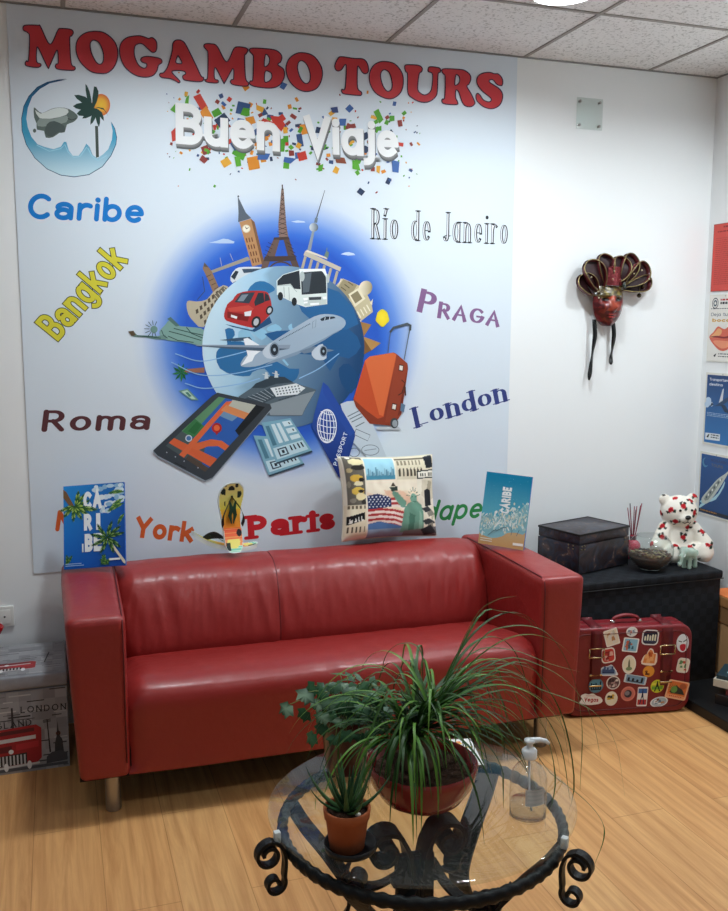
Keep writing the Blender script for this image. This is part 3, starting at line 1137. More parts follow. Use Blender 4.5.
# orange suitcase
a.poly(P('440,655 560,655 545,640 430,640', zE), '#bfc6cd')
a.line(P('492,265 505,158', zE), .7, '#59636c', keep=True)
a.line(P('574,300 604,140', zE), .8, '#59636c')
a.line(P('505,160 520,140 590,120 606,128 604,150', zE), 2.2, '#4b5259')
a.poly(P('375,310 400,285 520,265 535,272 590,320 594,345 560,575 545,600 510,635 480,632 400,625 330,540 318,505', zE), '#8c3a26', smooth=0)
a.poly(P('376,306 400,285 518,266 534,274 532,300 470,590 440,600 385,560 318,500', zE), '#c6512c')
a.poly(P('376,306 400,285 518,266 534,276 468,586 448,580', zE), '#da6c3e')
a.poly(P('560,320 592,330 560,570 515,610 482,612', zE), '#6f2c1e')
a.poly(P('535,280 590,325 588,360 540,590 510,622 478,618', zE), '#95402a')
for s in ('548,325 572,330 568,362 545,356', '514,520 538,526 532,560 508,552'):
    a.poly(P(s, zE), '#4a2a22')
    q = P(s, zE)
    cx, cy = sum(p[0] for p in q) / 4, sum(p[1] for p in q) / 4
    a.poly([(cx + (x - cx) * .7, cy + (y - cy) * .7) for x, y in q], '#e6e0d8')
a.line(P('562,405 578,420 562,470 545,480', zE), 1.0, '#4a2a22')
a.line(P('578,440 580,480', zE), 1.5, '#4a2a22')
a.poly(P('558,520 580,530 572,568 554,560', zE), '#5f7c98')
a.disc(P('524,622', zE)[0], 4, '#40464c', ry=5.2)
a.disc(P('527,624', zE)[0], 2.6, '#9aa3aa', ry=3.6)
wbuild(a, 'travel_items')

# logo
BASE = HALO
a = wart()
zA = (0, 10, 4.044)
sea = P('272,279 235,282 190,292 150,312 115,350 95,390 86,440 88,490 105,545 140,600 190,645 245,670 300,677 360,668 415,635 450,590 470,545 473,515 465,480 450,452 458,490 455,525 440,565 420,585 395,602 375,588 362,555 350,542 335,570 318,592 295,592 278,570 268,535 258,535 245,555 215,565 180,556 150,545 125,515 110,475 104,440 110,395 128,350 160,318 200,295', zA)


def seac(p):
    return mixc('#2c7fa8', '#173f66', min(1, max(0, (110 - p[1]) / 30))) if p[1] < 112 else mixc('#3f9cc0', '#c4e0ea', min(1, max(0, (p[1] - 140) / 34)))


# the swoosh is cut in bands so that its printed colours can run from dark blue to pale blue
a.poly(sea, '#1d4a6c')
a.poly([(69.6 + (x - 69.6) * .985, 127.5 + (y - 127.5) * .985) for x, y in sea], seac)
for s in ('150,548 200,572 245,562 262,545 275,575 300,598 325,592 350,556', '355,560 372,592 395,610 430,590'):
    a.line(P(s, zA), .8, '#9fd0e2', keep=True)
a.up()
# sun behind the palm
a.radial(P('408,385', zA)[0], [(0, '#f2c83a'), (5, '#efb23a'), (9.2, '#d8663a')], 30, shape=lambda t: (1, 1.2))
a.poly(P('384,470 396,470 400,595 388,598', zA), '#3f4a44')
for s in ('345,300 362,330 372,390 352,360', '380,310 398,330 392,370 372,400', '300,345 345,352 380,390 330,375', '295,390 335,375 382,395 330,405', '310,420 345,395 388,400 340,430', '332,440 360,405 395,400 368,430',
          '365,465 372,420 392,400 385,440', '400,475 385,430 390,400 405,430', '420,450 400,425 388,400 412,415', '436,430 420,405 385,395 418,398'):
    a.poly(P(s, zA), '#1d3f38', smooth=2)
# turtle
a.poly(P('137,395 150,405 170,418 205,402 240,395 280,402 312,425 312,440 295,455 270,465 262,495 240,498 215,515 185,517 178,490 150,485 148,460 138,435', zA), '#5d6b66', smooth=2)
a.poly(P('142,405 165,420 205,404 240,396 275,404 268,425 210,440 160,438', zA), '#d7dfdc', smooth=2)
a.poly(P('160,440 215,442 270,428 268,455 200,470 152,470', zA), '#8d9a94', smooth=2)
a.poly(P('182,500 190,462 220,450 260,470 262,495 235,495 210,514', zA), '#4a5654', smooth=2)
a.line(P('275,440 290,446 308,440', zA), .7, '#2d3533')
a.disc(P('140,489', zA)[0], 1.6, '#59635f', ry=2)
wbuild(a, 'logo')

# confetti and the farewell
BASE = HALO
a = wart()
CF = ['#c23b2e', '#d98a2f', '#4f9a2c', '#3f63a0', '#35507e', '#8a3a34', '#5aa532', '#e0a53a', '#2b3a58']
rn = random.Random(4)
for i in range(330):
    u = rn.gauss(0, 1)
    x = 292 + rn.uniform(-128, 128)
    y = 137 + (x - 292) * .05 + rn.gauss(0, 23)
    sz = rn.choice([1, 1, 1.3, 1.6, 2.2, 3.2]) * (1 if i < 250 else 2.0)
    if i >= 250:
        x = 292 + rn.uniform(-112, 112)
        y = 134 + (x - 292) * .07 + rn.gauss(0, 13)
    if abs(x - 292) > 112:
        sz *= .6
    t = rn.uniform(0, PI)
    asp = rn.uniform(.45, 1)
    c, s = math.cos(t) * sz, math.sin(t) * sz
    k = rn.uniform(-.4, .4)
    pts = [(x + c + s * asp, y + s - c * asp), (x - c + s * asp * (1 + k), y - s - c * asp), (x - c - s * asp, y - s + c * asp), (x + c - s * asp, y + s + c * asp * (1 + k))]
    a.poly(pts, rn.choice(CF), keep=True)
    if i % 12 == 0:
        a.up()
a.up()
BIG = [('175,104 186,112 182,118 170,110', '#5aa532'), ('193,97 200,94 208,108 202,112', '#c23b2e'), ('199,113 206,106 213,118 208,124', '#d98a2f'), ('211,112 218,108 222,114 214,118', '#4f9a2c'),
       ('243,108 250,109 247,117 240,115', '#4f9a2c'), ('270,116 280,117 285,125 281,132 272,122', '#c23b2e'), ('256,105 264,108 262,113 256,110', '#e0a53a'), ('278,140 285,138 284,152 277,152', '#4f9a2c'),
       ('258,153 270,154 267,160 257,160', '#3f63a0'), ('284,157 296,159 290,164 283,162', '#3f63a0'), ('171,132 176,127 178,140 172,142', '#c23b2e'), ('234,157 240,157 241,166 236,167', '#5aa532'),
       ('373,112 378,109 383,120 379,124', '#5aa532'), ('389,116 394,116 394,121 389,122', '#4f9a2c'), ('339,119 346,119 345,126 338,126', '#3f63a0'), ('391,160 399,162 398,173 392,172', '#3f63a0'),
       ('352,160 358,163 360,171 352,169', '#5aa532'), ('334,157 344,158 346,164 336,163', '#8a4a34'), ('318,166 323,164 322,171 318,172', '#5aa532'), ('330,108 337,107 338,113 332,113', '#3a4a7a'),
       ('374,128 381,126 381,131 375,131', '#4f9a2c'), ('376,166 380,166 379,174 376,172', '#d9a03a'), ('186,98 189,95 188,108 184,106', '#5aa532'), ('199,160 202,155 208,160 204,164', '#8a3a34')]
for s, c in BIG:
    a.poly(P(s), c, keep=True)
a.up()
wbuild(a, 'confetti')['kind'] = 'stuff'
top_base = BASE
for wd, p0, p1, tp in (('Buen', (175.5, 144), (279.5, 152), (177, 103)), ('Viaje', (304, 153.5), (398, 158), (307.5, 115.5))):
    BASE = top_base
    a = wart()
    for q in range(6):
        o = 4.5 - q * .75
        f = 1 - q / 6
        text(a, wd, (p0[0] + o * .2, p0[1] + o), (p1[0] + o * .2, p1[1] + o), (tp[0] + o * .2, tp[1] + o), mixc('#9a9a98', '#55575a', f), w=.20, hx=.84, gap=.05, cap=False)
    text(a, wd, p0, p1, tp, '#f1f2f2', w=.20, hx=.84, gap=.05, cap=False)
    wbuild(a, 'greeting_word')

# title
t1, t2, t3, t4, t5 = (20, 20, 7.28), (110, 30, 7.28), (190, 40, 5.2), (320, 45, 7.28), (410, 50, 7.28)
TITLE = [[
    (t1, '22,62 30,45 60,40 130,42 150,52 218,180 275,78 300,65 370,72 388,95 375,120 362,140 372,315 400,345 398,365 370,370 280,362 258,345 262,325 278,315 275,238 262,232 215,340 200,345 135,210 122,215 122,305 150,322 150,340 120,348 50,338 38,318 48,300 62,295 70,130 55,95 28,80'),
    (t1, '545,85 620,100 690,165 712,250 690,335 640,385 580,392 510,375 440,310 408,230 418,150 470,100', '540,150 575,170 605,240 605,300 585,325 555,310 520,245 510,185 520,158'),
    (t2, '200,45 245,52 280,65 305,58 335,85 340,130 330,160 305,165 270,135 240,108 215,102 185,115 175,150 180,200 205,255 240,280 262,275 265,250 235,238 222,220 235,202 270,195 330,202 370,215 376,240 352,260 340,300 310,335 250,347 180,330 110,275 72,190 75,110 120,60'),
    (t2, '490,75 520,80 550,110 620,250 660,335 680,350 670,375 620,378 545,368 528,350 530,335 548,322 540,305 500,298 460,300 452,315 505,372 500,388 478,375 440,358 380,350 360,335 365,318 390,312 420,265 450,160 455,105 470,82', '490,195 478,240 522,245 498,195'),
    (t3, '70,35 80,22 110,22 140,35 188,115 225,50 245,38 285,42 300,55 290,75 282,90 288,200 303,225 300,238 280,242 225,235 208,220 215,208 225,203 222,150 180,222 172,222 130,145 126,200 145,212 140,225 90,222 75,208 90,195 92,75 85,55'),
    (t3, '308,60 320,45 400,48 450,58 475,85 470,115 455,130 485,155 488,195 465,235 420,252 340,245 308,230 312,215 325,205 328,100 325,80', '390,80 385,138 405,130 412,105 405,85', '390,165 387,218 410,215 424,195 418,172'),
    (t3, '585,68 640,85 680,140 685,195 660,250 610,270 560,258 515,215 497,155 510,105 545,75', '580,110 605,130 622,175 620,215 600,228 575,205 558,155 562,120'),
], [
    (t4, '105,150 125,105 150,88 240,100 310,105 340,135 350,180 342,205 320,212 300,195 285,170 270,165 270,310 298,345 298,365 280,370 180,360 155,345 155,325 180,315 188,160 175,150 155,180 130,192 110,180'),
    (t4, '470,122 540,140 590,200 603,270 585,345 530,390 470,390 400,350 360,280 358,210 380,160 420,130', '465,183 500,205 520,270 518,320 490,340 460,310 440,250 440,205'),
    (t5, '-43,128 -35,112 0,110 60,115 85,135 80,160 62,180 52,280 70,315 105,330 140,310 155,270 160,180 130,160 128,140 140,125 200,130 218,145 215,165 200,180 195,300 180,345 130,380 70,380 10,350 -20,310 -22,180 -35,160'),
    (t5, '228,160 240,140 330,142 390,150 430,180 438,215 425,250 410,268 440,320 465,375 466,395 440,415 400,410 375,380 350,310 330,295 328,350 342,380 335,400 250,395 228,380 230,360 248,345 252,200 240,178', '330,185 322,255 345,250 358,225 352,195'),
    (t5, '570,165 610,175 640,178 668,215 668,255 652,262 625,250 600,220 575,222 578,240 640,280 668,320 665,370 640,410 590,430 530,415 485,375 475,340 485,318 505,330 530,365 570,380 588,365 575,345 520,300 485,250 485,205 515,175'),
]]
for word in TITLE:
    BASE = top_base
    a = wart()
    for l in word:
        a.glyph([P(q, l[0]) for q in l[1:]], '#c43a40', '#2a2540', 1.1)
    wbuild(a, 'title_word')

# city names
def city(s, *b, **k):
    global BASE
    BASE = HALO
    a = wart()
    text(a, s, *b, **k)
    wbuild(a, 'city_name')


city('Cāribe', (27, 219), (143, 223.5), (26, 193), '#0f78c8', w=.19, hx=1.02, gap=.13, slant=.12)
city('Bāngkok', (58.2, 341.5), (128.5, 261), (35.5, 321.5), '#d8cf3c', w=.155, hx=.62, gap=.075, outline='#2a2f1c', ow=.028, cap=False)
city('Romā', (41, 432), (149, 430), (44, 409.5), '#5a3236', w=.20, hx=1.0, gap=.16, slant=.12, contrast=.35)
city('Río de Janeiro', (371, 239.5), (507, 245), (371, 208), '#22262c', w=.115, hx=.40, gap=.14, cap=False, contrast=.55, inline='#e6e9ee', serif=.1, thin=.03)
city('P', (416, 311.5), (433, 315.8), (418.5, 287.5), '#84608c', w=.24, hx=.9, gap=.1, contrast=.55, cap=False)
city('RAGA', (436.5, 318), (498.5, 327.5), (437.5, 301), '#84608c', w=.24, hx=.9, gap=.16, contrast=.55, cap=False)
city('London', (415.5, 428.5), (507.5, 401), (411.5, 407.5), '#34407e', w=.25, hx=.95, gap=.14, contrast=.78, serif=.22, thin=.045, cap=False)
city('N', (55, 531), (71, 532.5), (57, 509.5), '#d9602c', w=.22, hx=1.0, gap=.14)
city('ew', (77, 533), (112, 536), (78, 511), '#d9602c', w=.22, hx=1.0, gap=.14)
city('York', (134, 537), (192, 542.5), (133, 515.5), '#d9602c', w=.23, hx=.95, gap=.10, cap=False)
city('Pāris', (248, 538.5), (335, 528.5), (245.5, 516.5), '#c8242e', w=.26, hx=.95, gap=.13, serif=.16, thin=.15)
city('Budapest', (391, 524), (503, 516), (396, 502), '#2f8a4a', w=.155, hx=.90, gap=.12, slant=.3)


# ================================================================== SOFA
def leather(name, col):
    m = mat(name, col, rough=0.38, coat=0.22, coatr=0.24, spec=0.5)
    nt = m.node_tree
    b = nt.nodes['Principled BSDF']
    tc = nt.nodes.new('ShaderNodeTexCoord')
    v = nt.nodes.new('ShaderNodeTexVoronoi')
    v.inputs['Scale'].default_value = 260
    n = nt.nodes.new('ShaderNodeTexNoise')
    n.inputs['Scale'].default_value = 14
    n.inputs['Detail'].default_value = 6
    for k in (v, n):
        nt.links.new(tc.outputs['Object'], k.inputs['Vector'])
    b1 = nt.nodes.new('ShaderNodeBump')
    b1.inputs['Strength'].default_value = 0.12
    b1.inputs['Distance'].default_value = 0.001
    nt.links.new(v.outputs['Distance'], b1.inputs['Height'])
    b2 = nt.nodes.new('ShaderNodeBump')
    b2.inputs['Strength'].default_value = 0.35
    b2.inputs['Distance'].default_value = 0.010
    nt.links.new(n.outputs['Fac'], b2.inputs['Height'])
    nt.links.new(b1.outputs['Normal'], b2.inputs['Normal'])
    nt.links.new(b2.outputs['Normal'], b.inputs['Normal'])
    rr = nt.nodes.new('ShaderNodeMapRange')
    rr.inputs['To Min'].default_value = 0.36
    rr.inputs['To Max'].default_value = 0.56
    nt.links.new(n.outputs['Fac'], rr.inputs['Value'])
    nt.links.new(rr.outputs['Result'], b.inputs['Roughness'])
    return m


lea = leather('red_leather', '#8e2421')
mat('seam_dark', '#5a1218', rough=.6)
mat('brushed_steel', '#a9a7a3', rough=.35, metal=1.0)
mat('black_cloth', '#0b0a0a', rough=.9)
SW, SD, SH, SB, AW = 1.7464, 0.7265, 0.6539, 0.137, 0.1705
sofa = thing('sofa', 'red leather two-seat sofa with square arms and steel legs', 'sofa', (0.1309, -0.0568, 0), -0.0165)


def nz(x, y, z=0.0):
    return noise.noise(Vector((x, y, z)))


def sofa_arm(side):
    mb = MB()
    x0, x1 = (0, AW) if side < 0 else (SW - AW, SW)
    b = bmesh.new()
    bmesh.ops.create_cube(b, size=1)
    for v in b.verts:
        v.co = Vector(((x0 + x1) / 2 + v.co.x * (x1 - x0), -SD / 2 + v.co.y * SD, (SB + SH) / 2 + v.co.z * (SH - SB)))
    bmesh.ops.bevel(b, geom=b.edges[:], offset=.026, segments=4, profile=.55, affect='EDGES')
    bmesh.ops.subdivide_edges(b, edges=[e for e in b.edges if e.calc_length() > .1], cuts=14, use_grid_fill=True)
    for v in b.verts:
        p = v.co
        t = (p.z - SB) / (SH - SB)
        out = 1 if side > 0 else -1
        k = (p.x - x0) / AW if side > 0 else (x1 - p.x) / AW   # 0 at the inner face, 1 outside
        p.x -= out * .020 * (1 - t) * k                        # the outside narrows to the base
        p.x += out * .006 * math.sin(PI * t) * math.sin(PI * min(1, max(0, -p.y / SD))) * k
        if side < 0:
            p.x -= .022 * t * k * min(1, max(0, 1 + p.y / SD + .25))
        bul = math.sin(PI * min(1, max(0, (p.x - x0) / AW))) * math.sin(PI * min(1, max(0, -p.y / SD)))
        if p.z > SH - .02:
            p.z += .007 * bul + .002 * nz(p.x * 20, p.y * 12)
    mb.bm(b)
    o = mb.build('armrest', lea, sofa, angle=40)
    # piping along the upper inner edge and down the front seam
    xi = AW - .010 if side < 0 else SW - AW + .010
    MB().tube([(xi, -.06, SH - .003), (xi, -.4, SH + .001), (xi, -SD + .03, SH - .002), (xi, -SD + .006, SH - .016), (xi, -SD - .0, SH - .05), (xi, -SD + .001, SB + .05)], .0022, 6).build('piping', M('seam_dark'), o)
    return o


for sd_ in (-1, 1):
    sofa_arm(sd_)

# seat: one long cushion reaching down to the base
prof = [(-.26, .150), (-.26, .372), (-.33, .378), (-.42, .396), (-.52, .414), (-.60, .424), (-.655, .424), (-.692, .414), (-.715, .392), (-.724, .360), (-.722, .30), (-.718, .22), (-.716, .150), (-.70, .139), (-.60, .137)]
prof = [(p.x, p.y) for p in catmull([(a, b, 0) for a, b in prof], 4)]


def seat_fn(u, v):
    k = v * (len(prof) - 1)
    i = min(len(prof) - 2, int(k))
    t = k - i
    y = prof[i][0] + (prof[i + 1][0] - prof[i][0]) * t
    z = prof[i][1] + (prof[i + 1][1] - prof[i][1]) * t
    x = AW - .004 + u * (SW - 2 * AW + .008)
    e = min(u, 1 - u) * (SW - 2 * AW)
    k2 = max(0, 1 - e / .07) ** 2.2
    if z > .16:
        z -= .030 * k2 * min(1, (z - .16) / .2)
        y += .022 * k2 * (1 if y < -.5 else 0)
    if z > .3:
        z += .0035 * nz(x * 5, y * 7) + .002 * nz(x * 22, y * 6 + 9) + .004 * math.sin(PI * u)
        z -= .006 * math.exp(-((x - 1.05 - .3 * (y + .5)) / .014) ** 2) * (1 if y > -.6 else 0) * .35
    if y < -.70:
        y += .004 * nz(x * 3.5, z * 4) - .006 * math.sin(PI * u)
    return (x, y, z)


seat = MB().grid(seat_fn, 110, len(prof) - 1).build('seat_cushion', lea, sofa, fix=True)
# backrest with one upright seam left of its middle
prof2 = [(-.25, .350), (-.300, .356), (-.322, .385), (-.322, .44), (-.305, .52), (-.280, .58), (-.250, .625), (-.205, .654), (-.15, .664), (-.09, .662), (-.04, .650), (-.012, .620), (-.004, .56), (-.004, .40), (-.004, .15)]
prof2 = [(p.x, p.y) for p in catmull([(a, b, 0) for a, b in prof2], 5)]
SEAM = .735


def back_fn(u, v):
    k = v * (len(prof2) - 1)
    i = min(len(prof2) - 2, int(k))
    t = k - i
    y = prof2[i][0] + (prof2[i + 1][0] - prof2[i][0]) * t
    z = prof2[i][1] + (prof2[i + 1][1] - prof2[i][1]) * t
    x = AW - .003 + u * (SW - 2 * AW + .006)
    L = SW - 2 * AW
    e = min(u, 1 - u) * L
    k2 = max(0, 1 - e / .06) ** 2
    f = 1 if y < -.1 else 0
    y += .035 * k2 * f
    z -= .014 * k2 * (1 if z > .55 else 0)
    if y < -.09 and z > .36:
        w = min(1, (z - .36) / .06)
        y -= .008 * math.sin(PI * min(1, max(0, (x - AW) / (SW - 2 * AW)))) * w
        y += .004 * math.exp(-((x - SEAM) / .007) ** 2)
        # hanging folds in the leather
        fold = abs(nz(x * 16 + z * 2.0, z * 2.2, 3)) * .010 + abs(nz(x * 34 - z * 5, z * 4, 8)) * .0045
        y += fold * w * (.4 + .9 * math.exp(-((z - .54) / .09) ** 2))
    if z > .6:
        z += .005 * nz(x * 7, y * 4) - .002 * math.exp(-((x - SEAM) / .012) ** 2)
    return (x, y, z)


back = MB().grid(back_fn, 240, len(prof2) - 1).build('backrest', lea, sofa, fix=True)
MB().tube([back_fn((SEAM - AW) / (SW - 2 * AW), (.14 + .5 * i / 24)) for i in range(25)], .0022, 5).build('seam', M('seam_dark'), back)
MB().box((AW + .0, -.70, .135), (SW - AW, -.01, .30)).box((.02, -.70, .131), (SW - .02, -.03, .15)).build('base_frame', M('black_cloth'), sofa, smooth=False)
for lx, ly in ((.118, -.645), (SW - .118, -.645), (.118, -.08), (SW - .118, -.08)):
    MB().lathe([(.0, 0), (.021, 0), (.024, .003), (.024, .133), (.030, .135), (.0, .136)], 28, Matrix.Translation((lx, ly, 0))).build('leg', M('brushed_steel'), sofa, angle=40)

# ================================================================== THINGS ON THE SOFA
mat('board_edge', '#e9ecee', rough=.5)
ARM_Z = .662


def leaning_card(name, label, cat, b0, b1, p0, p1, height, thick, paint, edge='#dfe3e6', group=None):
    """a stiff printed card standing on its lower edge b0-b1 (photo points on the arm), leaning back so that its top reaches p0-p1"""
    B0, B1 = on_z(*b0, ARM_Z), on_z(*b1, ARM_Z)
    x = (B1 - B0)
    wdt = x.length
    x.normalize()

    def top(p, B):
        d = Vector(ray(*p)).normalized()
        o = Vector(CAM) - B
        bq, cq = d.dot(o), o.dot(o) - height ** 2
        disc = bq * bq - cq
        t = -bq + math.sqrt(disc) if disc > 0 else -bq
        return o + d * t
    up = (top(p0, B0) + top(p1, B1)) / 2
    up.normalize()
    x = (x - up * up.dot(x)).normalized()
    nrm = x.cross(up).normalized()          # towards the viewer is -nrm * sign
    if nrm.y > 0:
        nrm = -nrm
    o = bpy.data.objects.new(name, None)
    m = Matrix((x, -nrm, up)).transposed().to_4x4()
    B0.z += max(0, -x.z * wdt) + max(0, nrm.z) * 0 + .003
    m.translation = B0
    o.matrix_world = m
    COL.objects.link(o)
    tag(o, label, cat, group)
    MB().box((0, 0, 0), (wdt, thick, height), bev=.0008, seg=1).build('board', mat('edge_' + name, edge, rough=.5), o, smooth=False)
    a = Art(lambda p: (p[0] * wdt, p[1] * height), .0004)
    paint(a)
    a.build('front_print', print_gloss, o)
    return o


def frond(a, c, ang, ln, wd, cols, asp=1.4, sweep=.25):
    """one pinnate palm frond in card units (0..1, asp = height / width)"""
    dx, dy = math.cos(ang), math.sin(ang)
    px, py = -dy, dx

    def q(t, s):
        b = sweep * t * t
        return (c[0] + ln * (dx * t + px * (s + b)), c[1] + ln * (dy * t + py * (s + b)) / asp)
    for k in range(9):
        t = .12 + k * .1
        w = wd * math.sin(PI * min(1, t * .9 + .1)) ** .7
        for sg in (1, -1):
            a.poly([q(t - .05, 0), q(t + .10, sg * w), q(t + .16, sg * w * .8), q(t + .05, 0)], cols[(k + (sg > 0)) % len(cols)], keep=True)
    a.line([q(i / 6, 0) for i in range(7)], .012, cols[-1], keep=True, cap=False)
    a.up()


def paint_palms(a):
    def sky(p):
        return mixc(mixc('#0e5fc0', '#2a8fdc', p[1]), mixc('#123f94', '#2460b0', p[1]), p[0])
    for i in range(6):
        for j in range(8):
            x0, x1, y0, y1 = i / 6, (i + 1) / 6, j / 8, (j + 1) / 8
            a.poly([(x0, y0), (x1, y0), (x1, y1), (x0, y1)], sky, keep=True)
    a.up()
    r = random.Random(2)
    for i in range(34):
        x, y = .52 + r.random() * .5, .66 + r.random() * .34
        if x > .62 or y > .86:
            a.disc((min(.95, x), min(.965, y)), .03 + r.random() * .035, r.choice(['#dfe9ee', '#b9d3e4', '#8fb7d6', '#cfe0ea']), ry=.02 + r.random() * .015)
    for ang, c, ln in ((3.6, (.98, .80), .3), (3.3, (.99, .74), .30), (2.9, (1.0, .88), .26), (3.9, (1.0, .62), .22)):
        frond(a, c, ang, ln * .9, .16, ['#4f8442', '#93b055', '#6a984a', '#3a6a3a'])
    # upper left tree
    a.poly([(0, .96), (.05, .93), (.2, .72), (.15, .70), (.0, .86)], '#7c5a3c')
    for k, ang in enumerate((-.75, -1.25, -1.8, -2.5, 1.2, 3.3, .75, .2)):
        frond(a, (.19, .75), ang, .25, .15, ['#3f7034', '#86ac48', '#a9c860', '#335c30'], sweep=.12)
    # letters
    for s, x0, y0, w, h in (('C', .33, .70, .135, .215), ('A', .485, .70, .145, .215), ('R', .335, .445, .13, .20), ('I', .535, .445, .07, .20), ('B', .345, .19, .13, .215), ('E', .49, .19, .14, .215)):
        text(a, s, (x0, y0), (x0 + w, y0), (x0, y0 + h), '#f2f6f8', w=.27, hx=.7, gap=0, cap=False)
    a.poly([(.30, .19), (.325, .19), (.325, .29), (.30, .29)], '#e8f0f4')
    frond(a, (.19, .75), -.35, .36, .13, ['#3f7034', '#86ac48', '#a9c860', '#335c30'], sweep=.12)
    # lower right tree
    a.poly([(.70, .33), (.735, .335), (1.0, .055), (1.0, .02), (.97, .03)], '#dfd6c0')
    for k, ang in enumerate((.35, .8, 1.4, 2.3, 3.0, 3.7, 4.4, 5.2, 5.7)):
        frond(a, (.715, .345), ang, .27, .13, ['#2a5030', '#5f8c42', '#86ac58', '#244a2a'], sweep=-.12)
    for ang, c in ((.6, (.02, .06)), (1.3, (.05, .04)), (.9, (.6, .03)), (1.6, (.68, .02)), (.3, (.62, .03)), (2.3, (.74, .02))):
        frond(a, c, ang, .17, .2, ['#47763a', '#6f9a48', '#2c5a30'])
    a.poly([(.74, .072), (.92, .072), (.92, .095), (.74, .095)], '#f0f3f0')
    for i, w in enumerate((.26, .30)):
        a.poly([(.03, .055 - i * .022), (.03 + w, .055 - i * .022), (.03 + w, .064 - i * .022), (.03, .064 - i * .022)], '#9fc4e8', keep=True)
    a.up()
    a.poly([(0, 0), (1, 0), (1, .004), (0, .004)], '#1b4f9e')


leaning_card('travel_brochure', 'blue brochure with palm trees and white letters on the sofa\'s left arm', 'brochure', (64, 570.5), (125.5, 571.5), (63.5, 488), (124, 487.5), .298, .012, paint_palms, '#2a6cc0')


def paint_shore(a):
    r = random.Random(5)

    def sea(p):
        t = p[1]
        return mixc('#5fb0c4', '#1482aa', min(1, max(0, (t - .42) / .5)))
    for i in range(5):
        for j in range(10):
            x0, x1, y0, y1 = i / 5, (i + 1) / 5, j / 10, (j + 1) / 10
            a.poly([(x0, y0), (x1, y0), (x1, y1), (x0, y1)], (lambda p: sea(p) if p[1] > .3 else mixc('#c79a62', '#cdb48a', p[1] / .3)), keep=True)
    a.up()
    a.poly([(0, .16), (.1, .12), (.3, .10), (.5, .14), (.62, .2), (.8, .22), (1, .24), (1, .62), (.9, .6), (.78, .5), (.6, .44), (.45, .43), (.3, .38), (.12, .36), (0, .33)], '#86bcc6', smooth=3)
    for i in range(260):
        x = r.random()
        y = .12 + .13 * x + (r.random() + r.random()) * .5 * (.30 + .16 * x)
        c = r.choice(['#d7e8e4', '#c3dcd6', '#e9f1ec', '#aacdcb', '#d9d9c2', '#86b4bb'])
        a.disc((min(.97, max(.03, x)), y), .012 + r.random() * .03, c, ry=.006 + r.random() * .015, rot=r.random() * 3, keep=True, n=10)
        if i % 10 == 0:
            a.up()
    a.up()
    for s in ('.2,.13 .3,.2 .36,.22', '.36,.2 .5,.26 .58,.27', '.70,.18 .71,.24 .69,.28', '.82,.18 .86,.26'):
        a.line(P(s), .012, '#5f7f86', keep=True)
    for i in range(40):
        a.disc((r.random() * .94 + .03, .5 + r.random() * .45), .004, '#7cc4d8', keep=True, n=6, ry=.003)
    a.up()
    text(a, 'CARIBE', (.60, .46), (.60, .82), (.40, .46), '#eef6f6', w=.26, hx=.85, gap=.10, cap=False)
    a.poly([(.76, .045), (.98, .05), (.98, .085), (.76, .08)], '#f3efe6')
    for i in range(2):
        a.poly([(.04, .075 - .03 * i), (.3, .075 - .03 * i), (.3, .088 - .03 * i), (.04, .088 - .03 * i)], '#e3ddc9', keep=True)


leaning_card('travel_brochure', 'turquoise beach brochure leaning on the sofa\'s right arm', 'brochure', (478, 545.5), (523.5, 551), (486.5, 474), (533, 477.5), .285, .010, paint_shore, '#c9d3d0')

# clear tumbler on the arm behind that brochure
clear = clear_mat('clear_plastic', '#fdfdfd', 1.4, .05, haze=.12)
tp = on_y(536, 548, -.12)
cup = MB().lathe([(.0, .0), (.030, 0), (.0335, .008), (.037, .13), (.0385, .131), (.0385, .134), (.036, .134), (.0325, .01), (.0, .006)], 36).build('plastic_tumbler', clear, fix=True)
cup.location = (1.842, -.155, ARM_Z + .004)
tag(cup, 'clear plastic tumbler half hidden behind turquoise beach brochure', 'tumbler')

# cushion printed with city pictures
cu = thing('throw_cushion', 'square cushion with statue and flag print on sofa back', 'cushion', (1.372, -.145, .672), 0.03)
cu.rotation_euler = (math.radians(-12), math.radians(1.5), math.radians(3))
CW, CHh = .415, .335
NZ = 128


def cushion_xy(u, v):
    x, y = u * 2 - 1, v * 2 - 1
    k = 1 - .05 * (1 - x * x) * abs(y) ** 2 - .0
    kx = 1 - .07 * (1 - y * y) * abs(x) ** 2
    return x * CW / 2 * kx, (y * k + 1) * CHh / 2


def cushion_z(u, v):
    x, y = u * 2 - 1, v * 2 - 1
    d = max(0, (1 - x ** 4)) ** .5 * max(0, (1 - y ** 4)) ** .5
    return .062 * d ** .75 + .004 * nz(u * 5, v * 5, 4) * d + .0035 * nz(u * 13, v * 9, 2) * d


CUSH = []


def cpoly(s, c):
    p = P(s)
    xs, ys = [q[0] for q in p], [q[1] for q in p]
    CUSH.append((p, (min(xs), max(xs), min(ys), max(ys)), H(c)))


def inside(p, x, y):
    r = False
    j = len(p) - 1
    for i in range(len(p)):
        if (p[i][1] > y) != (p[j][1] > y) and x < (p[j][0] - p[i][0]) * (y - p[i][1]) / (p[j][1] - p[i][1]) + p[i][0]:
            r = not r
        j = i
    return r


def rectp(x0, y0, x1, y1, c):
    cpoly('%f,%f %f,%f %f,%f %f,%f' % (x0, y0, x1, y0, x1, y1, x0, y1), c)


